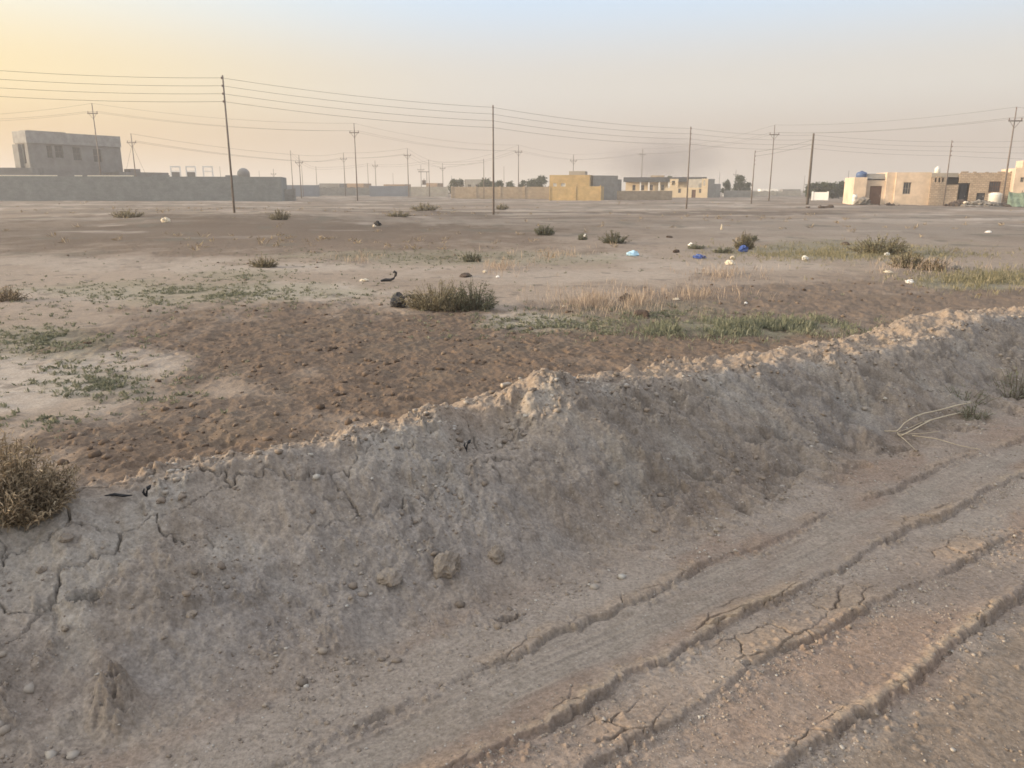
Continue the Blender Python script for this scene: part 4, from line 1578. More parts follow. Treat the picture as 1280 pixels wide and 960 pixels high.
mb.build('shell', M['tankwhite'], tk, True)
mb = MB()
mb.lathe([(.21, 1.125), (.21, 1.16)], 12)
mb.build('lid', M['white'], tk, True)


def pile(px, Y, w, h, m, label, seed, name='rubble_pile', cat='rubble', n=90, group=None):
    X, Yy, Z = base_of(px, Y)
    rng = np.random.default_rng(seed)
    mb = MB()
    rock_mesh(mb, (0, 0, -.05), 1, seed, (w / 2.4, w / 3.6, h * .45), 3, .35)
    for k in range(n):
        a, r = rng.uniform(0, 6.28), rng.uniform(0, 1.05)
        c = (math.cos(a) * r * w / 2, math.sin(a) * r * w / 3.2, h * .75 * max(0, 1 - r * r) + rng.uniform(-.02, .06))
        q = rng.uniform(.06, .26) * (1 + h) * (1 - .4 * r)
        rock_mesh(mb, c, q, seed + k, (rng.uniform(.7, 1.6), rng.uniform(.7, 1.3), rng.uniform(.4, 1)), 1, .4)
    o = mb.build(name, m)
    o.location = (X, Y, Z - .05)
    return tag(o, label, cat, group)


pile(1078, 90.5, 1.7, .75, M['greytarp'], 'grey rubbish heap left of the brown door', 31, 'rubbish_heap', 'heap', 40)

S2 = Site(1160.3, 89.8, 1262, 87.4, 'brick_house', 'unplastered brick house with a dark doorway and barred window', 'house')
top = S2.h(216.5, 1200)
c = [S2.s(q) for q in (1183, 1198, 1213, 1222, 1233, 1236, 1250.5)]
hb = S2.h(222, 1170)
mb = MB()
notch = [(S2.s(1163 + 4.5 * k), S2.s(1165.2 + 4.5 * k), hb - .55, hb - .05) for k in range(4)]
mb.wall(.0, c[0], -.3, hb, 0, .24, notch)
mb.wall(c[0] + .002, c[1], -.3, S2.h(231, 1190), .0, .24)
hole_o = (c[1] - .0, c[2] - .05, -.3, S2.h(229, 1205))
hole_d = (c[3], c[4], -.3, S2.h(241, 1228))
hole_w = (c[5], c[6], S2.h(240, 1243), S2.h(227, 1243))
mb.wall(c[1] + .002, S2.L, -.3, top, 0.0, .26, [hole_o, hole_d, hole_w])
mb.box(0, .25, .26, 6, -.3, hb)
mb.box(S2.L - .25, S2.L, .27, 6, -.3, top)
mb.box(.26, S2.L - .26, 5.7, 6, -.3, top - .02)
for k in range(9):
    s_ = .5 + k * 1.2
    mb.box(s_, s_ + random.uniform(.3, .8), .02, .24, (top if s_ > c[1] else hb) + .002, (top if s_ > c[1] else hb) + random.uniform(.05, .16)) if not (c[0] - .8 < s_ < c[1] + .05) else None
mb.build('wall', M['buffbrick'], S2.t)
mb = MB()
mb.box(.02, c[1] - .1, .27, 5.6, hb + .01, top - .02)
mb.box(c[1] - .05, S2.L - .28, .27, 5.6, top - .5, top - .25)
mb.build('roof', M['plaster_grey'], S2.t)
mb = MB()
mb.box(c[0] + .1, c[2], 1.2, 1.4, -.3, hb - .02)
mb.build('inner_shade_wall', M['shadow_room'], S2.t)  # shade behind the recess and doorway, painted as a dark panel
door(S2.t, c[2] - .85, c[2] - .1, 0, S2.h(229, 1205) - .1, .75, M['bluedoor'], 2)
door(S2.t, c[3], c[4], 0, S2.h(241, 1228), .12, M['dark'], 1)
window(S2.t, *hole_w, .08, 5, M['rust'])
p = on(S2, S2.s(1172), 1.2, hb + .62)
tk = tag(MB.build((lambda m_: (m_.lathe([(.28, 0), (.32, .03), (.3, .5), (.2, .62), (.12, .75)], 14), m_)[1])(MB()), 'roof_can', M['tankwhite'], None, True), 'small white can on the roof of the brick house', 'can')
tk.location = (p[0], p[1], S2.z0 + top - .02)
p = on(S2, S2.s(1242.5), -1.1, 0)
tk = thing('cylinder_tank', 'white upright cylinder tank below the barred window of the brick house', 'water tank', (p[0], p[1], zgrd(p[0], p[1]) - .03))
mb = MB()
mb.lathe([(.66, 0), (.70, .04), (.68, .3), (.70, .34), (.68, .7), (.70, .74), (.68, 1.1), (.70, 1.2), (.66, 1.36)], 22)
mb.build('shell', M['tankwhite'], tk, True)
mb = MB()
mb.lathe([(.5, 1.365), (.5, 1.40), (.2, 1.44)], 18)
mb.build('lid', M['white'], tk, True)

S3 = Site(1263, 86.2, 1330, 84.6, 'end_house', 'taller buff house cut by the right edge behind a green cloth fence', 'house')
mb = MB()
t3 = S3.h(211, 1270)
mass(mb, 0, S3.L, 0, 6, -.3, t3, [(S3.s(1274), S3.s(1279), S3.h(228, 1276), S3.h(222, 1276))])
mb.box(S3.s(1275), S3.L, .3, 3, t3 + .005, t3 + .8)
mb.build('wall', M['plaster'], S3.t)
window(S3.t, S3.s(1274), S3.s(1279), S3.h(228, 1276), S3.h(222, 1276), .1, 2)
p0 = base_of(1258, 82.5)
p1 = base_of(1325, 80)
t = thing('cloth_fence', 'sagging green cloth fence in front of the taller house at the right edge', 'fence', (p0[0], p0[1], p0[2]), math.atan2(p1[1] - p0[1], p1[0] - p0[0]))
L_ = math.hypot(p1[0] - p0[0], p1[1] - p0[1])
mb = MB()
n = 40
vs = []
for i in range(n + 1):
    s_ = L_ * i / n
    for j in range(7):
        hh = (1.55 - .18 * abs(math.sin(s_ * 1.9))) * j / 6
        vs.append((s_, .07 * math.sin(s_ * 5 + j) + .05 * math.sin(s_ * 11 + j * .7) - .12 * (1 - j / 6), hh + .02))
        vs.append((s_, .07 * math.sin(s_ * 5 + j) + .05 * math.sin(s_ * 11 + j * .7) - .12 * (1 - j / 6) + .02, hh + .02))
fs = []
for i in range(n):
    for j in range(6):
        for q in (0, 1):
            a = (i * 7 + j) * 2 + q
            b = a + 14
            fs.append((a, b, b + 2, a + 2))
mb.add(vs, fs)
mb.build('cloth', M['greentarp'], t, True)
for k in range(5):
    pb = MB()
    pb.tube([(L_ * k / 4 + .03, .16, -.2), (L_ * k / 4 + .03, .16, 1.65)], .035, 6)
    pb.build('post', M['twig'], t)
pile(1200, 84.5, 3.4, .55, M['brownclod'], 'dark rubble pile left end of the heaps before the brick house', 41, group='rubble before the brick house')
pile(1226, 83.5, 5.0, .55, M['greytarp'], 'long grey rubble pile before the white cylinder tank', 47, group='rubble before the brick house')
pile(1262, 83, 3.4, .4, M['brownclod'], 'low dark rubble pile before the green cloth fence', 53, group='rubble before the brick house')
pile(1205, 83.5, .9, .55, M['creambag'], 'pale sacks heaped on the rubble before the dark doorway', 59, 'sack_heap', 'sacks', 5, group='rubble before the brick house')
pile(1030, 76, 4.5, .18, M['brownclod'], 'flat dark earth mound left of the plastered house', 61, 'earth_mound', 'mound', 14)
pile(1110, 86, 3.0, .22, M['brownclod'], 'low dark heap before the plastered house window', 67, 'earth_mound', 'mound', 10)

# --- left: the two storey building
S = Site(44, 130, 158, 144, 'grey_building', 'grey two storey concrete building with blank dark windows behind the block wall', 'building')
top = S.h(167, 45)
dark_w = []
for a, b, u0, u1 in [(65, 71, 199, 184), (75, 85, 199, 184), (97, 107, 202, 186), (122, 132, 204, 188)]:
    dark_w.append((S.s(a), S.s(b), S.h(u0, (a + b) / 2), S.h(u1, (a + b) / 2)))
mb = MB()
lh = [(.9, 1.4, S.h(205, 40), S.h(182, 40)), (2.1, 2.5, S.h(205, 40), S.h(184, 40))]
hband = S.h(181, 45)
mass(mb, 0, S.L, 0, 3.6, -.5, hband, dark_w, lholes=lh)
mb.build('wall', M['dull'], S.t)
mb = MB()
mass(mb, -.12, S.L + .12, -.12, 3.7, hband + .003, top, roof=False, t=.3)
mb.box(.4, S.L * .42, .4, 2.6, top - .9, top + .15)
mb.build('parapet', M['concrete'], S.t)
for q in dark_w:
    window(S.t, *q, .14, 2, M['dull'])
mb = MB()
mb.box(-.5, -.01, 1.9, 3.5, -.5, hband - .2)
mb.build('side_wing', M['dull'], S.t)

S = Site(-30, 124, 46, 126, 'low_shed', 'low flat roofed shed behind the left end of the block wall', 'shed')
mb = MB()
mass(mb, 0, S.L, 0, 5, -.5, S.h(210.5, 20))
mb.build('wall', M['dull'], S.t)
S = Site(153, 138, 214, 146, 'long_shed', 'long low shed right of the grey two storey building', 'shed')
mb = MB()
mass(mb, 0, S.L, 0, 5, -.5, S.h(216, 180))
mb.box(S.s(170), S.s(182), 1, 3, S.h(216, 180) + .004, S.h(212, 176))
mb.build('wall', M['dull'], S.t)

# --- the long block wall on the left, with a pale coping in places, painted as sunlit
S = Site(-60, 104, 353, 112, 'block_wall', 'long grey concrete block wall across the left of the field', 'wall')
h = S.h(221, 150)
mb = MB()
mb.box(0, S.L, 0, .22, -.6, h)
mb.box(S.L - .22, S.L, .222, 9, -.6, h)
s_ = 6.0
while s_ < S.L - 3:
    w_ = random.uniform(.4, 2.2)
    if not any(S.s(q0) - 1.5 < s_ + w_ and s_ < S.s(q1) + .5 for q0, q1 in ((-60, 73), (95, 104), (111, 168))):
        mb.box(s_, s_ + w_, .002, .218, h + .001, h + .2 * random.choice((1, 1, 2)))
    s_ += w_ + random.uniform(1.5, 9)
mb.build('panel', M['block'], S.t)
for a, b in ((-60, 73), (95, 104), (111, 168)):
    mb = MB()
    mb.box(S.s(a), S.s(b), -.03, .25, h + .003, h + .15)
    mb.build('lit_coping', M['lit_coping'], S.t)
# pale frames standing behind the wall
for px, lab in ((223, 'first pale open frame above the block wall from the grey building'), (242, 'middle pale open frame above the block wall'), (263, 'last pale open frame above the block wall, set apart to the right')):
    X, Y, Z = base_of(px, 122)
    tp = CAMZ + (HOR - 208.5) / 993 * 122 - Z
    bt = CAMZ + (HOR - 224) / 993 * 122 - Z
    w = 6.2 / 993 * 122
    t = thing('window_frame', lab, 'frame', (X, Y, Z), .1, 'pale frames behind the block wall')
    mb = MB()
    mb.box(-w, -w + .16, 0, .16, -.2, tp)
    mb.box(w - .16, w, 0, .16, -.2, tp)
    mb.box(-w + .16, w - .16, 0.01, .15, tp - .22, tp - .01)
    mb.box(-w + .16, w - .16, 0.01, .15, tp - .85, tp - .72)
    mb.build('frame', M['white'], t)
    if px < 260:
        mb = MB()
        mb.box(-w + .17, w - .17, .05, .11, -.2, tp - .9)
        mb.build('infill', M['dull'], t)
X, Y, Z = base_of(307, 140)
t = thing('roof_tank', 'dark round topped tank showing above the block wall right of the tall bare pole', 'water tank', (X, Y, Z))
hz = CAMZ + (HOR - 211) / 993 * 140 - Z
mb = MB()
mb.lathe([(1.0, hz - 2.2), (1.08, hz - 2.1), (1.05, hz - 1.2), (1.08, hz - 1.1), (1.0, hz - .6), (.6, hz - .15), (.2, hz)], 18)
mb.build('shell', M['dull'], t, True)
mb = MB()
for sx in (-.8, .8):
    for sy in (-.8, .8):
        mb.box(sx - .1, sx + .1, sy - .1, sy + .1, -.3, hz - 2.2)
mb.build('stand', M['pole'], t)

# --- centre: yellow house and neighbours
S = Site(686.5, 132, 751, 130.2, 'yellow_house', 'yellow brick house with a yard wall in the centre of the horizon', 'house')
y0 = 0
hw = S.h(233, 715)
mb = MB()
mb.wall(0, S.L, -.5, hw, 0, .25)
mb.box(0, .25, .252, 5, -.5, hw)
mb.box(S.L - .25, S.L, .252, 5, -.5, hw)
for k in range(3):
    s_ = S.L * k / 2
    mb.box(max(0, s_ - .2), min(S.L, s_ + .2), -.1, -.003, -.5, hw + .2)
mb.build('yard_wall', M['yellowbrick'], S.t)
hm = S.h(219, 700) + .05
e, w0 = S.s(736.5, 5), S.s(686.5, 5)
wn = [(S.s(691, 5), S.s(695.5, 5), S.h(234, 700), S.h(229, 700)), (S.s(701, 5), S.s(706.5, 5), S.h(234, 700), S.h(229, 700))]
mb = MB()
mass(mb, w0, e, 5.252, 11, -.5, hm, wn)
mb.build('wall', M['yellowbrick'], S.t)
for q in wn:
    window(S.t, *q, 5.35, 2, M['white'], M['white'])  # white panes stand for the lit spots in the openings
mb = MB()
mass(mb, S.s(711, 7), S.s(731, 7), 7, 10.5, hm - .2, S.h(213.5, 720), t=.2)
mb.build('stair_head', M['plaster_grey'], S.t)

S = Site(741, 138, 790, 142, 'grey_house', 'plain grey block house joined behind the right side of the yellow house', 'house')
mb = MB()
h = S.h(220, 760)
mass(mb, 0, S.s(772), 0, 8, -.5, h)
mass(mb, S.s(772) + .003, S.s(781), 1, 7, -.5, S.h(224.5, 776))
mb.build('wall', M['block_far'], S.t)
S = Site(772, 134, 840, 139, 'field_wall', 'low greenish block wall running right from the grey block house', 'wall')
mb = MB()
mb.box(0, S.L, 0, .22, -.5, S.h(238.5, 800))
mb.build('panel', M['tanblock'], S.t)

S = Site(781, 182, 881, 178, 'flat_roof_house', 'long house with a flat roof toned dark as if shaded between the grey block house and the cream house', 'house')
mb = MB()
hr = S.h(227.5, 830)
holes = [(S.s(q), S.s(q + 4), S.h(238, 800), S.h(231, 800)) for q in (790, 801, 812, 826)]
mass(mb, 0, S.L, 1.2, 9, -.5, hr - .02, holes)
mb.build('wall', M['plaster_cream'], S.t)
mb = MB()
mb.box(-.4, S.L + .2, -.5, 9.3, hr, S.h(222, 800))
mb.build('roof', M['shade_roof'], S.t)
mb = MB()
mb.box(S.s(812), S.s(829), 2.5, 6, S.h(222, 800) + .004, S.h(219.5, 820))
mb.build('stair_head', M['tanblock'], S.t)
mb = MB()
for q in (800.5, 811, 824, 836):
    mb.box(S.s(q) - .16, S.s(q) + .16, -.2, .12, -.5, hr - .004)
mb.build('porch_post', M['white'], S.t)
for q in holes:
    window(S.t, *q, 1.3, 2)

S = Site(831, 166, 884, 164.2, 'cream_house', 'cream unfinished house with raised wall ends left of the dark green tree', 'house')
hb = S.h(234.5, 855)
hp = S.h(224, 840)
mb = MB()
hol = [(S.s(848), S.s(851.5), S.h(241, 850), S.h(235.8, 850)), (S.s(865), S.s(870), S.h(247, 868), S.h(237, 868)), (S.s(874), S.s(877), S.h(241, 875), S.h(236, 875))]
mass(mb, 0, S.L, 0, 7, -.5, hb, hol)
mb.wall(S.s(837), S.s(847.5), hb + .002, hp, .02, .24, [(S.s(839.5), S.s(843.5), hb + .5, hp - .4)])
mb.wall(S.s(877), S.L - .004, hb + .002, hp + .05, .02, .24, [(S.s(879), S.s(881.5), hb + .4, hp - .3)])
mb.build('wall', M['plaster_cream'], S.t)
window(S.t, *hol[0], .1, 2)
window(S.t, *hol[2], .1, 2)
door(S.t, hol[1][0], hol[1][1], 0, hol[1][3], .1, M['browndoor'], 2)
S = Site(884.5, 164.7, 902, 168, 'side_annexe', 'grey annexe in shade joined to the right end of the cream house', 'house')
mb = MB()
mass(mb, 0, S.s(893), 0, 5, -.5, S.h(224, 890))
mass(mb, S.s(893) + .003, S.L, .4, 5, -.5, S.h(230, 897))
mb.build('wall', M['block_far'], S.t)

for a, b, Ya, Yb, tp, m, nm, lab in [
        (565, 686, 152, 150, 233.5, 'tanblock', 'field_wall', 'long tan block wall in front of the far trees left of the yellow house'),
        (357, 399, 172, 176, 231.5, 'bluewall', 'field_wall', 'short blue grey wall right of the end of the long block wall'),
        (463, 510, 178, 180, 232.5, 'bluewall', 'field_wall', 'blue grey wall left of the crossarm pole on the horizon'),
        (511.5, 560, 184, 182, 233.5, 'block_far', 'field_wall', 'pale grey wall under the far transformer'),
        (400, 462, 200, 204, 234.5, 'block_far', 'field_wall', 'low tan wall behind the tall crossarm pole'),
        (354, 369, 116, 117, 236.5, 'block_far', 'field_wall', 'stub of pale wall at the right end of the long block wall'),
        (905, 938, 172, 172, 238, 'block_far', 'field_wall', 'low pale wall in front of the dark green tree'),
        (940, 1000, 205, 203, 239, 'block_far', 'field_wall', 'faint low wall right of the dark green tree'),
        (1015, 1034, 128, 127, 240, 'white', 'field_wall', 'short white wall right of the thick wooden pole')]:
    S = Site(a, Ya, b, Yb, nm, lab, 'wall', 'low walls along the horizon')
    mb = MB()
    mb.box(0, S.L, 0, .22, -.5, S.h(tp, (a + b) / 2))
    n = max(1, int(S.L / 4))
    for k in range(n + 1):
        s_ = S.L * k / n
        mb.box(s_ - .14, s_ + .14, -.1, -.003, -.5, S.h(tp, (a + b) / 2) + .12)
    mb.build('panel', M[m], S.t)

# far roofs: small houses along the horizon
for a, b, Y, tp, m, lab in [(434, 455, 215, 229.5, 'redbrick', 'far brick house right of the tall crossarm pole foot'),
                            (400, 425, 230, 229.5, 'dull', 'far dull house left of the tall crossarm pole'),
                            (480, 506, 225, 230.5, 'redbrick', 'far brick house behind the blue grey wall'),
                            (533, 547, 215, 229, 'redbrick', 'far brick house right of the far transformer'),
                            (494, 508, 186, 236, 'white', 'white shed at the right end of the blue grey wall'),
                            (905, 922, 195, 234.5, 'white', 'white flat house behind the low pale wall'),
                            (925, 934, 190, 232, 'block_far', 'small pale house at the foot of the dark green tree'),
                            (950, 972, 230, 236, 'white', 'far white house left of the thick wooden pole'),
                            (978, 1000, 240, 236.5, 'dull', 'far dull house just left of the thick wooden pole'),
                            (581, 603, 200, 224.5, 'block_far', 'far grey house half hidden in the leafy trees')]:
    S = Site(a, Y, b, Y - .04 * (b - a), 'far_house', lab, 'house', 'small houses along the horizon')
    mb = MB()
    h = S.h(tp, (a + b) / 2)
    hol = [(S.L * q, S.L * q + .9, h * .35, h * .7) for q in (.18, .62)]
    mass(mb, 0, S.L, 0, 6, -.5, h, hol)
    mb.build('wall', M[m], S.t)
    for q in hol:
        window(S.t, *q, .1, 2)

# the far transformer on its two legs
X, Y, Z = base_of(530.5, 228)
t = thing('transformer_stand', 'far transformer platform between the left leg pole and the straight pole', 'transformer', (X, Y, Z))
mb = MB()
mb.box(-1.6, 1.6, -.12, .12, 6.3, 6.5)
mb.box(-.9, -.75, -.1, .1, -.3, 6.3)
mb.box(.75, .9, -.1, .1, -.3, 6.3)
mb.build('stand', M['pole'], t)
mb = MB()
mb.box(-.5, .5, -.4, .4, 2.9, 4.1)
for k in range(5):
    mb.box(-.45 + k * .2, -.38 + k * .2, -.55, -.402, 3.0, 3.9)
mb.lathe([(.08, 4.1), (.1, 4.3), (.05, 4.6)], 8)
mb.build('body', M['pole'], t)
mb = MB()
mb.box(-.72, .72, -.45, .45, 2.75, 2.88)
mb.build('platform', M['pole'], t)


# --- far trees
def tree(px, Y, wpx, toppx, label, leaf='tree', group='trees along the horizon', seed=1, squat=1.0):
    X, Yy, Z = base_of(px, Y)
    h = CAMZ + (HOR - toppx) / 993 * Y - Z
    w = wpx / 993 * Y
    rng = np.random.default_rng(seed)
    t = thing('leafy_tree', label, 'tree', (X, Y, Z), 0, group)
    mb = MB()
    mb.tube([(0, 0, -.2), (.05, 0, h * .3), (.0, .05, h * .7)], [.16, .12, .05], 6)
    for k in range(6):
        a = rng.uniform(0, 6.28)
        z0 = h * rng.uniform(.15, .5)
        mb.tube([(0, 0, z0), (math.cos(a) * w * .2, math.sin(a) * w * .2, z0 + h * .2), (math.cos(a) * w * .36, math.sin(a) * w * .36, z0 + h * .32)], [.07, .05, .02], 5)
    mb.build('trunk', M['bark'], t)
    P, D = [], []
    for c in range(22):
        a, r = rng.uniform(0, 6.28), math.sqrt(rng.uniform(0, 1))
        cz = rng.uniform(.18, .9)
        cr = (1 - abs(cz - .45) * 1.05) * .5
        c0 = np.array([math.cos(a) * r * w * cr, math.sin(a) * r * w * cr, cz * h])
        cs = w * rng.uniform(.07, .15)
        n = 70
        P.append(c0 + rng.normal(size=(n, 3)) * cs * [1, 1, .8])
        D.append(rng.normal(size=(n, 3)) + [0, 0, .2])
    P, D = np.concatenate(P), unit(np.concatenate(D))
    P[:, 2] = np.clip(P[:, 2], .1, h)
    lf = MB()
    leaf_cloud(lf, P, D, .42, .26, rng)
    lf.build('crown', LEAF[leaf], t)


tl = [(568, 185, 12, 222, 'leftmost of the far leafy trees behind the tan wall'), (577, 190, 13, 223, 'second far leafy tree from the left, against the far grey house'),
      (607, 185, 14, 223.5, 'far leafy tree right of the far grey house, left of the centre pole'), (616, 190, 10, 227, 'small far tree just left of the centre pole'),
      (624, 195, 10, 226, 'small far tree just right of the centre pole'), (638, 190, 14, 226, 'far round tree left of the crossarm pole behind the tan wall'),
      (653, 190, 9, 225.5, 'narrow far tree right of the crossarm pole behind the tan wall'), (665, 185, 14, 224, 'far tree second left of the yellow house'),
      (676, 185, 15, 220.5, 'tallest far tree right at the left corner of the yellow house'), (670, 195, 14, 223, 'far tree behind the two trees left of the yellow house')]
for i, (px, Y, w, tp, lab) in enumerate(tl):
    tree(px, Y, w, tp, lab, seed=100 + i)
tree(924, 185, 17, 220, 'dense dark green tree right of the cream house', seed=120)
tree(907, 190, 9, 225, 'small round tree between the cream house and the dense dark tree', seed=121)
tree(934, 187, 6, 228, 'narrow small tree touching the right side of the dense dark tree', seed=122)
tree(835, 200, 8, 219.5, 'small tree above the dark flat roof', seed=123)
hx = [1013, 1020, 1027, 1034, 1041, 1048, 1055, 1062]
hn = ['first', 'second', 'third', 'fourth', 'fifth', 'sixth', 'seventh', 'eighth']
for i, px in enumerate(hx):
    tree(px, 150 + (i % 3) * 2, 12, 229.5 - (1.5 if 2 <= i <= 6 else 0) - (i % 2) * .6, f'{hn[i]} tree from the left in the green row beside the blue tank house', group='tree row beside the blue tank house', seed=140 + i)

# ------------------------------------------------------------------ light, sky, haze
EXPO = 0.9
VS = 'MULTIPLE_IMPORTANCE'
def lights():
    w = bpy.data.worlds.new('World')
    SC.world = w
    w.use_nodes = True
    nt = w.node_tree
    N, L = nt.nodes, nt.links
    bg = N['Background']
    ST = .1
    sky = N.new('ShaderNodeTexSky')
    sky.sky_type = 'NISHITA'
    sky.sun_disc = False
    sky.sun_elevation = SUN_EL
    sky.sun_rotation = SUN_AZ
    sky.altitude = 0
    sky.air_density = 1.0
    sky.dust_density = 5.0
    sky.ozone_density = 1.0
    # dust in the air: the low sky turns pale, warm towards the sun
    tc = N.new('ShaderNodeTexCoord')
    sp = N.new('ShaderNodeSeparateXYZ')
    L.new(tc.outputs['Generated'], sp.inputs[0])
    dot = N.new('ShaderNodeVectorMath')
    dot.operation = 'DOT_PRODUCT'
    L.new(tc.outputs['Generated'], dot.inputs[0])
    dot.inputs[1].default_value = (math.sin(SUN_AZ), math.cos(SUN_AZ), 0)

    def lin(c):
        return [((x / 255 + .055) / 1.055) ** 2.4 if x > 10 else x / 255 / 12.92 for x in c]
    K = 1.25 / (ST * 2 ** EXPO)

    def ramp(src, stops):
        r = N.new('ShaderNodeValToRGB')
        r.color_ramp.interpolation = 'EASE'
        while len(r.color_ramp.elements) < len(stops):
            r.color_ramp.elements.new(.5)
        for e, (p, c) in zip(r.color_ramp.elements, stops):
            e.position = p
            e.color = (*lin(c), 1)
        L.new(src, r.inputs['Fac'])
        return r
    # away from the sun / towards the sun, over sin(elevation)
    cool = ramp(sp.outputs[2], COOL)
    warm = ramp(sp.outputs[2], WARM)
    mr = N.new('ShaderNodeMapRange')
    mr.interpolation_type = 'SMOOTHSTEP'
    mr.inputs['From Min'].default_value = -.12
    mr.inputs['From Max'].default_value = .70
    L.new(dot.outputs['Value'], mr.inputs['Value'])
    mx = N.new('ShaderNodeMix')
    mx.data_type = 'RGBA'
    L.new(mr.outputs[0], mx.inputs[0])
    L.new(cool.outputs['Color'], mx.inputs[6])
    L.new(warm.outputs['Color'], mx.inputs[7])
    sc = N.new('ShaderNodeVectorMath')
    sc.operation = 'SCALE'
    L.new(mx.outputs[2], sc.inputs[0])
    gl = N.new('ShaderNodeMapRange')
    gl.interpolation_type = 'SMOOTHSTEP'
    gl.inputs['From Min'].default_value = .55
    gl.inputs['From Max'].default_value = 1.0
    gl.inputs['To Min'].default_value = K
    gl.inputs['To Max'].default_value = K * 5.5
    L.new(dot.outputs['Value'], gl.inputs['Value'])
    zb = N.new('ShaderNodeMapRange')
    zb.interpolation_type = 'SMOOTHSTEP'
    zb.inputs['From Min'].default_value = .26
    zb.inputs['From Max'].default_value = .7
    zb.inputs['To Min'].default_value = 1.0
    zb.inputs['To Max'].default_value = 1.28
    L.new(sp.outputs[2], zb.inputs['Value'])
    mz = N.new('ShaderNodeMath')
    mz.operation = 'MULTIPLY'
    L.new(gl.outputs[0], mz.inputs[0])
    L.new(zb.outputs[0], mz.inputs[1])
    L.new(mz.outputs[0], sc.inputs['Scale'])
    m2 = N.new('ShaderNodeMix')
    m2.data_type = 'RGBA'
    m2.inputs[0].default_value = .86
    L.new(sky.outputs['Color'], m2.inputs[6])
    L.new(sc.outputs[0], m2.inputs[7])
    L.new(m2.outputs[2], bg.inputs['Color'])
    bg.inputs['Strength'].default_value = ST
    sd = bpy.data.lights.new('sun', 'SUN')
    sd.energy = 3.1
    sd.angle = R(2.0)
    sd.color = (1, .76, .52)
    so = bpy.data.objects.new('sun', sd)
    COL.objects.link(so)
    dx, dy, dz = math.sin(SUN_AZ) * math.cos(SUN_EL), math.cos(SUN_AZ) * math.cos(SUN_EL), math.sin(SUN_EL)
    from mathutils import Vector
    so.rotation_euler = Vector((dx, dy, dz)).to_track_quat('Z', 'Y').to_euler()


COOL = [(0, (178, 164, 154)), (.04, (194, 180, 169)), (.12, (212, 207, 200)), (.235, (200, 221, 242)), (.5, (222, 230, 244)), (1, (226, 234, 250))]
WARM = [(0, (186, 152, 98)), (.05, (222, 184, 120)), (.12, (246, 220, 158)), (.235, (244, 243, 226)), (.5, (240, 240, 238)), (1, (226, 234, 250))]
lights()


def box_volume(name, lo, hi, dens, colour, aniso, label, cat):
    me = bpy.data.meshes.new(name)
    x0, y0, z0 = lo
    x1, y1, z1 = hi
    me.from_pydata([(x0, y0, z0), (x1, y0, z0), (x1, y1, z0), (x0, y1, z0), (x0, y0, z1), (x1, y0, z1), (x1, y1, z1), (x0, y1, z1)], [],
                   [(0, 3, 2, 1), (4, 5, 6, 7), (0, 1, 5, 4), (1, 2, 6, 5), (2, 3, 7, 6), (3, 0, 4, 7)])
    m = bpy.data.materials.new(name)
    m.use_nodes = True
    nt = m.node_tree
    nt.nodes.remove(nt.nodes['Principled BSDF'])
    v = nt.nodes.new('ShaderNodeVolumePrincipled')
    v.inputs['Density'].default_value = dens
    v.inputs['Color'].default_value = (*colour, 1)
    v.inputs['Anisotropy'].default_value = aniso
    nt.links.new(v.outputs[0], nt.nodes['Material Output'].inputs['Volume'])
    m.cycles.volume_sampling = VS
    me.materials.append(m)
    o = bpy.data.objects.new(name, me)
    COL.objects.link(o)
    o['kind'] = 'stuff'
    o['label'] = label
    o['category'] = cat
    return o


HAZE = box_volume('haze', (-3300, -3300, -2.2), (3300, 3300, 30), .0014, (.84, .785, .73), .2, 'dusty haze over the whole plain', 'haze')


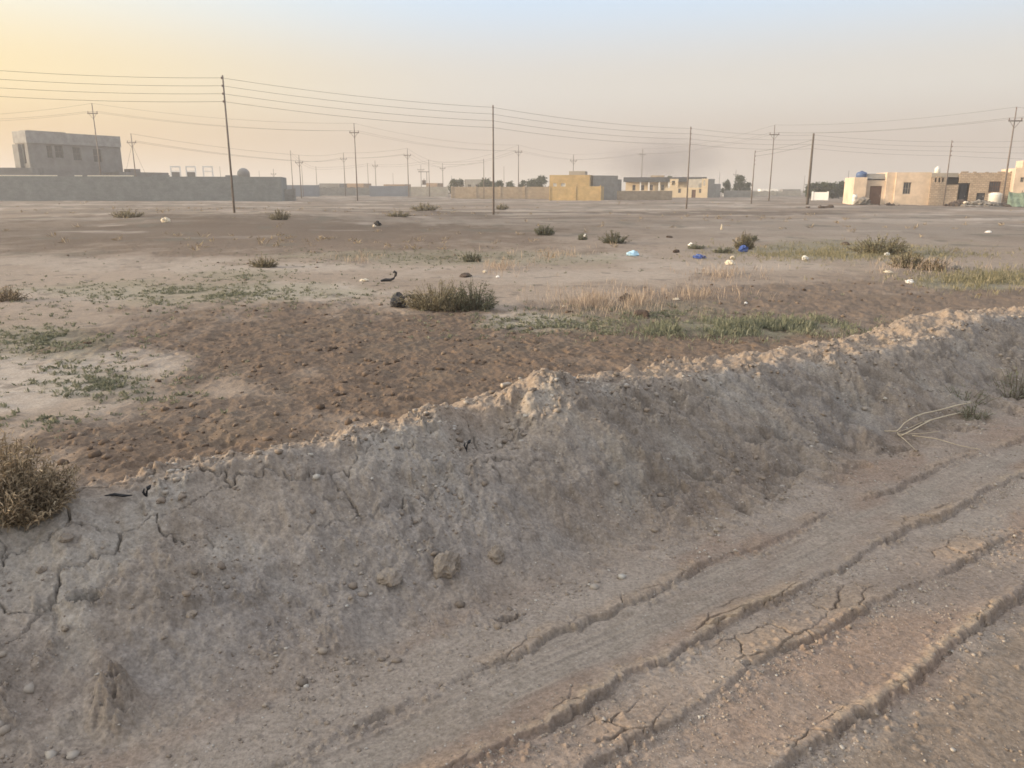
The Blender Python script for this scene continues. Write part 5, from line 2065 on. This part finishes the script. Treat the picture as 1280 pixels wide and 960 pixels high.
def smoke():
    Y = 320
    X, Yy, Z = at_y(822, 236, Y)
    import bmesh
    bm = bmesh.new()
    bmesh.ops.create_icosphere(bm, subdivisions=3, radius=1)
    for v in bm.verts:
        v.co.x = v.co.x * 36 + 6 * v.co.z
        v.co.y *= 14
        v.co.z = v.co.z * 13.0 + .0
    me = bpy.data.meshes.new('smoke')
    bm.to_mesh(me)
    bm.free()
    m = bpy.data.materials.new('smoke')
    m.use_nodes = True
    nt = m.node_tree
    N, L = nt.nodes, nt.links
    N.remove(N['Principled BSDF'])
    v = N.new('ShaderNodeVolumePrincipled')
    v.inputs['Color'].default_value = (.34, .31, .33, 1)
    v.inputs['Anisotropy'].default_value = 0
    tc = N.new('ShaderNodeTexCoord')
    no = N.new('ShaderNodeTexNoise')
    no.inputs['Scale'].default_value = .07
    no.inputs['Detail'].default_value = 4
    L.new(tc.outputs['Object'], no.inputs['Vector'])
    mp = N.new('ShaderNodeMapping')
    mp.inputs['Scale'].default_value = (1 / 33, 1 / 14, 1 / 13)
    L.new(tc.outputs['Object'], mp.inputs['Vector'])
    ln = N.new('ShaderNodeVectorMath')
    ln.operation = 'LENGTH'
    L.new(mp.outputs[0], ln.inputs[0])
    fall = N.new('ShaderNodeMapRange')
    fall.interpolation_type = 'SMOOTHSTEP'
    fall.inputs['From Min'].default_value = 1.0
    fall.inputs['From Max'].default_value = .0
    L.new(ln.outputs['Value'], fall.inputs['Value'])
    nr = N.new('ShaderNodeMapRange')
    nr.inputs['From Min'].default_value = .28
    nr.inputs['From Max'].default_value = .75
    L.new(no.outputs['Fac'], nr.inputs['Value'])
    mu = N.new('ShaderNodeMath')
    mu.operation = 'MULTIPLY'
    L.new(fall.outputs[0], mu.inputs[0])
    L.new(nr.outputs[0], mu.inputs[1])
    m2 = N.new('ShaderNodeMath')
    m2.operation = 'MULTIPLY'
    L.new(mu.outputs[0], m2.inputs[0])
    m2.inputs[1].default_value = .125
    L.new(m2.outputs[0], v.inputs['Density'])
    L.new(v.outputs[0], N['Material Output'].inputs['Volume'])
    me.materials.append(m)
    o = bpy.data.objects.new('smoke', me)
    COL.objects.link(o)
    o.location = (X, Y, 13.6)
    o['kind'] = 'stuff'
    o['label'] = 'faint dark smoke drifting up behind the dark flat roofed house'
    o['category'] = 'smoke'


smoke()
vs = SC.view_settings
vs.view_transform = 'Standard'
vs.look = 'None'
vs.gamma = 1
vs.use_curve_mapping = False
vs.exposure = EXPO
SC.cycles.max_bounces = 5
SC.cycles.diffuse_bounces = 3
SC.cycles.volume_bounces = 0
SC.cycles.use_denoising = True
SC.cycles.filter_width = 1.6
SC.cycles.use_adaptive_sampling = False
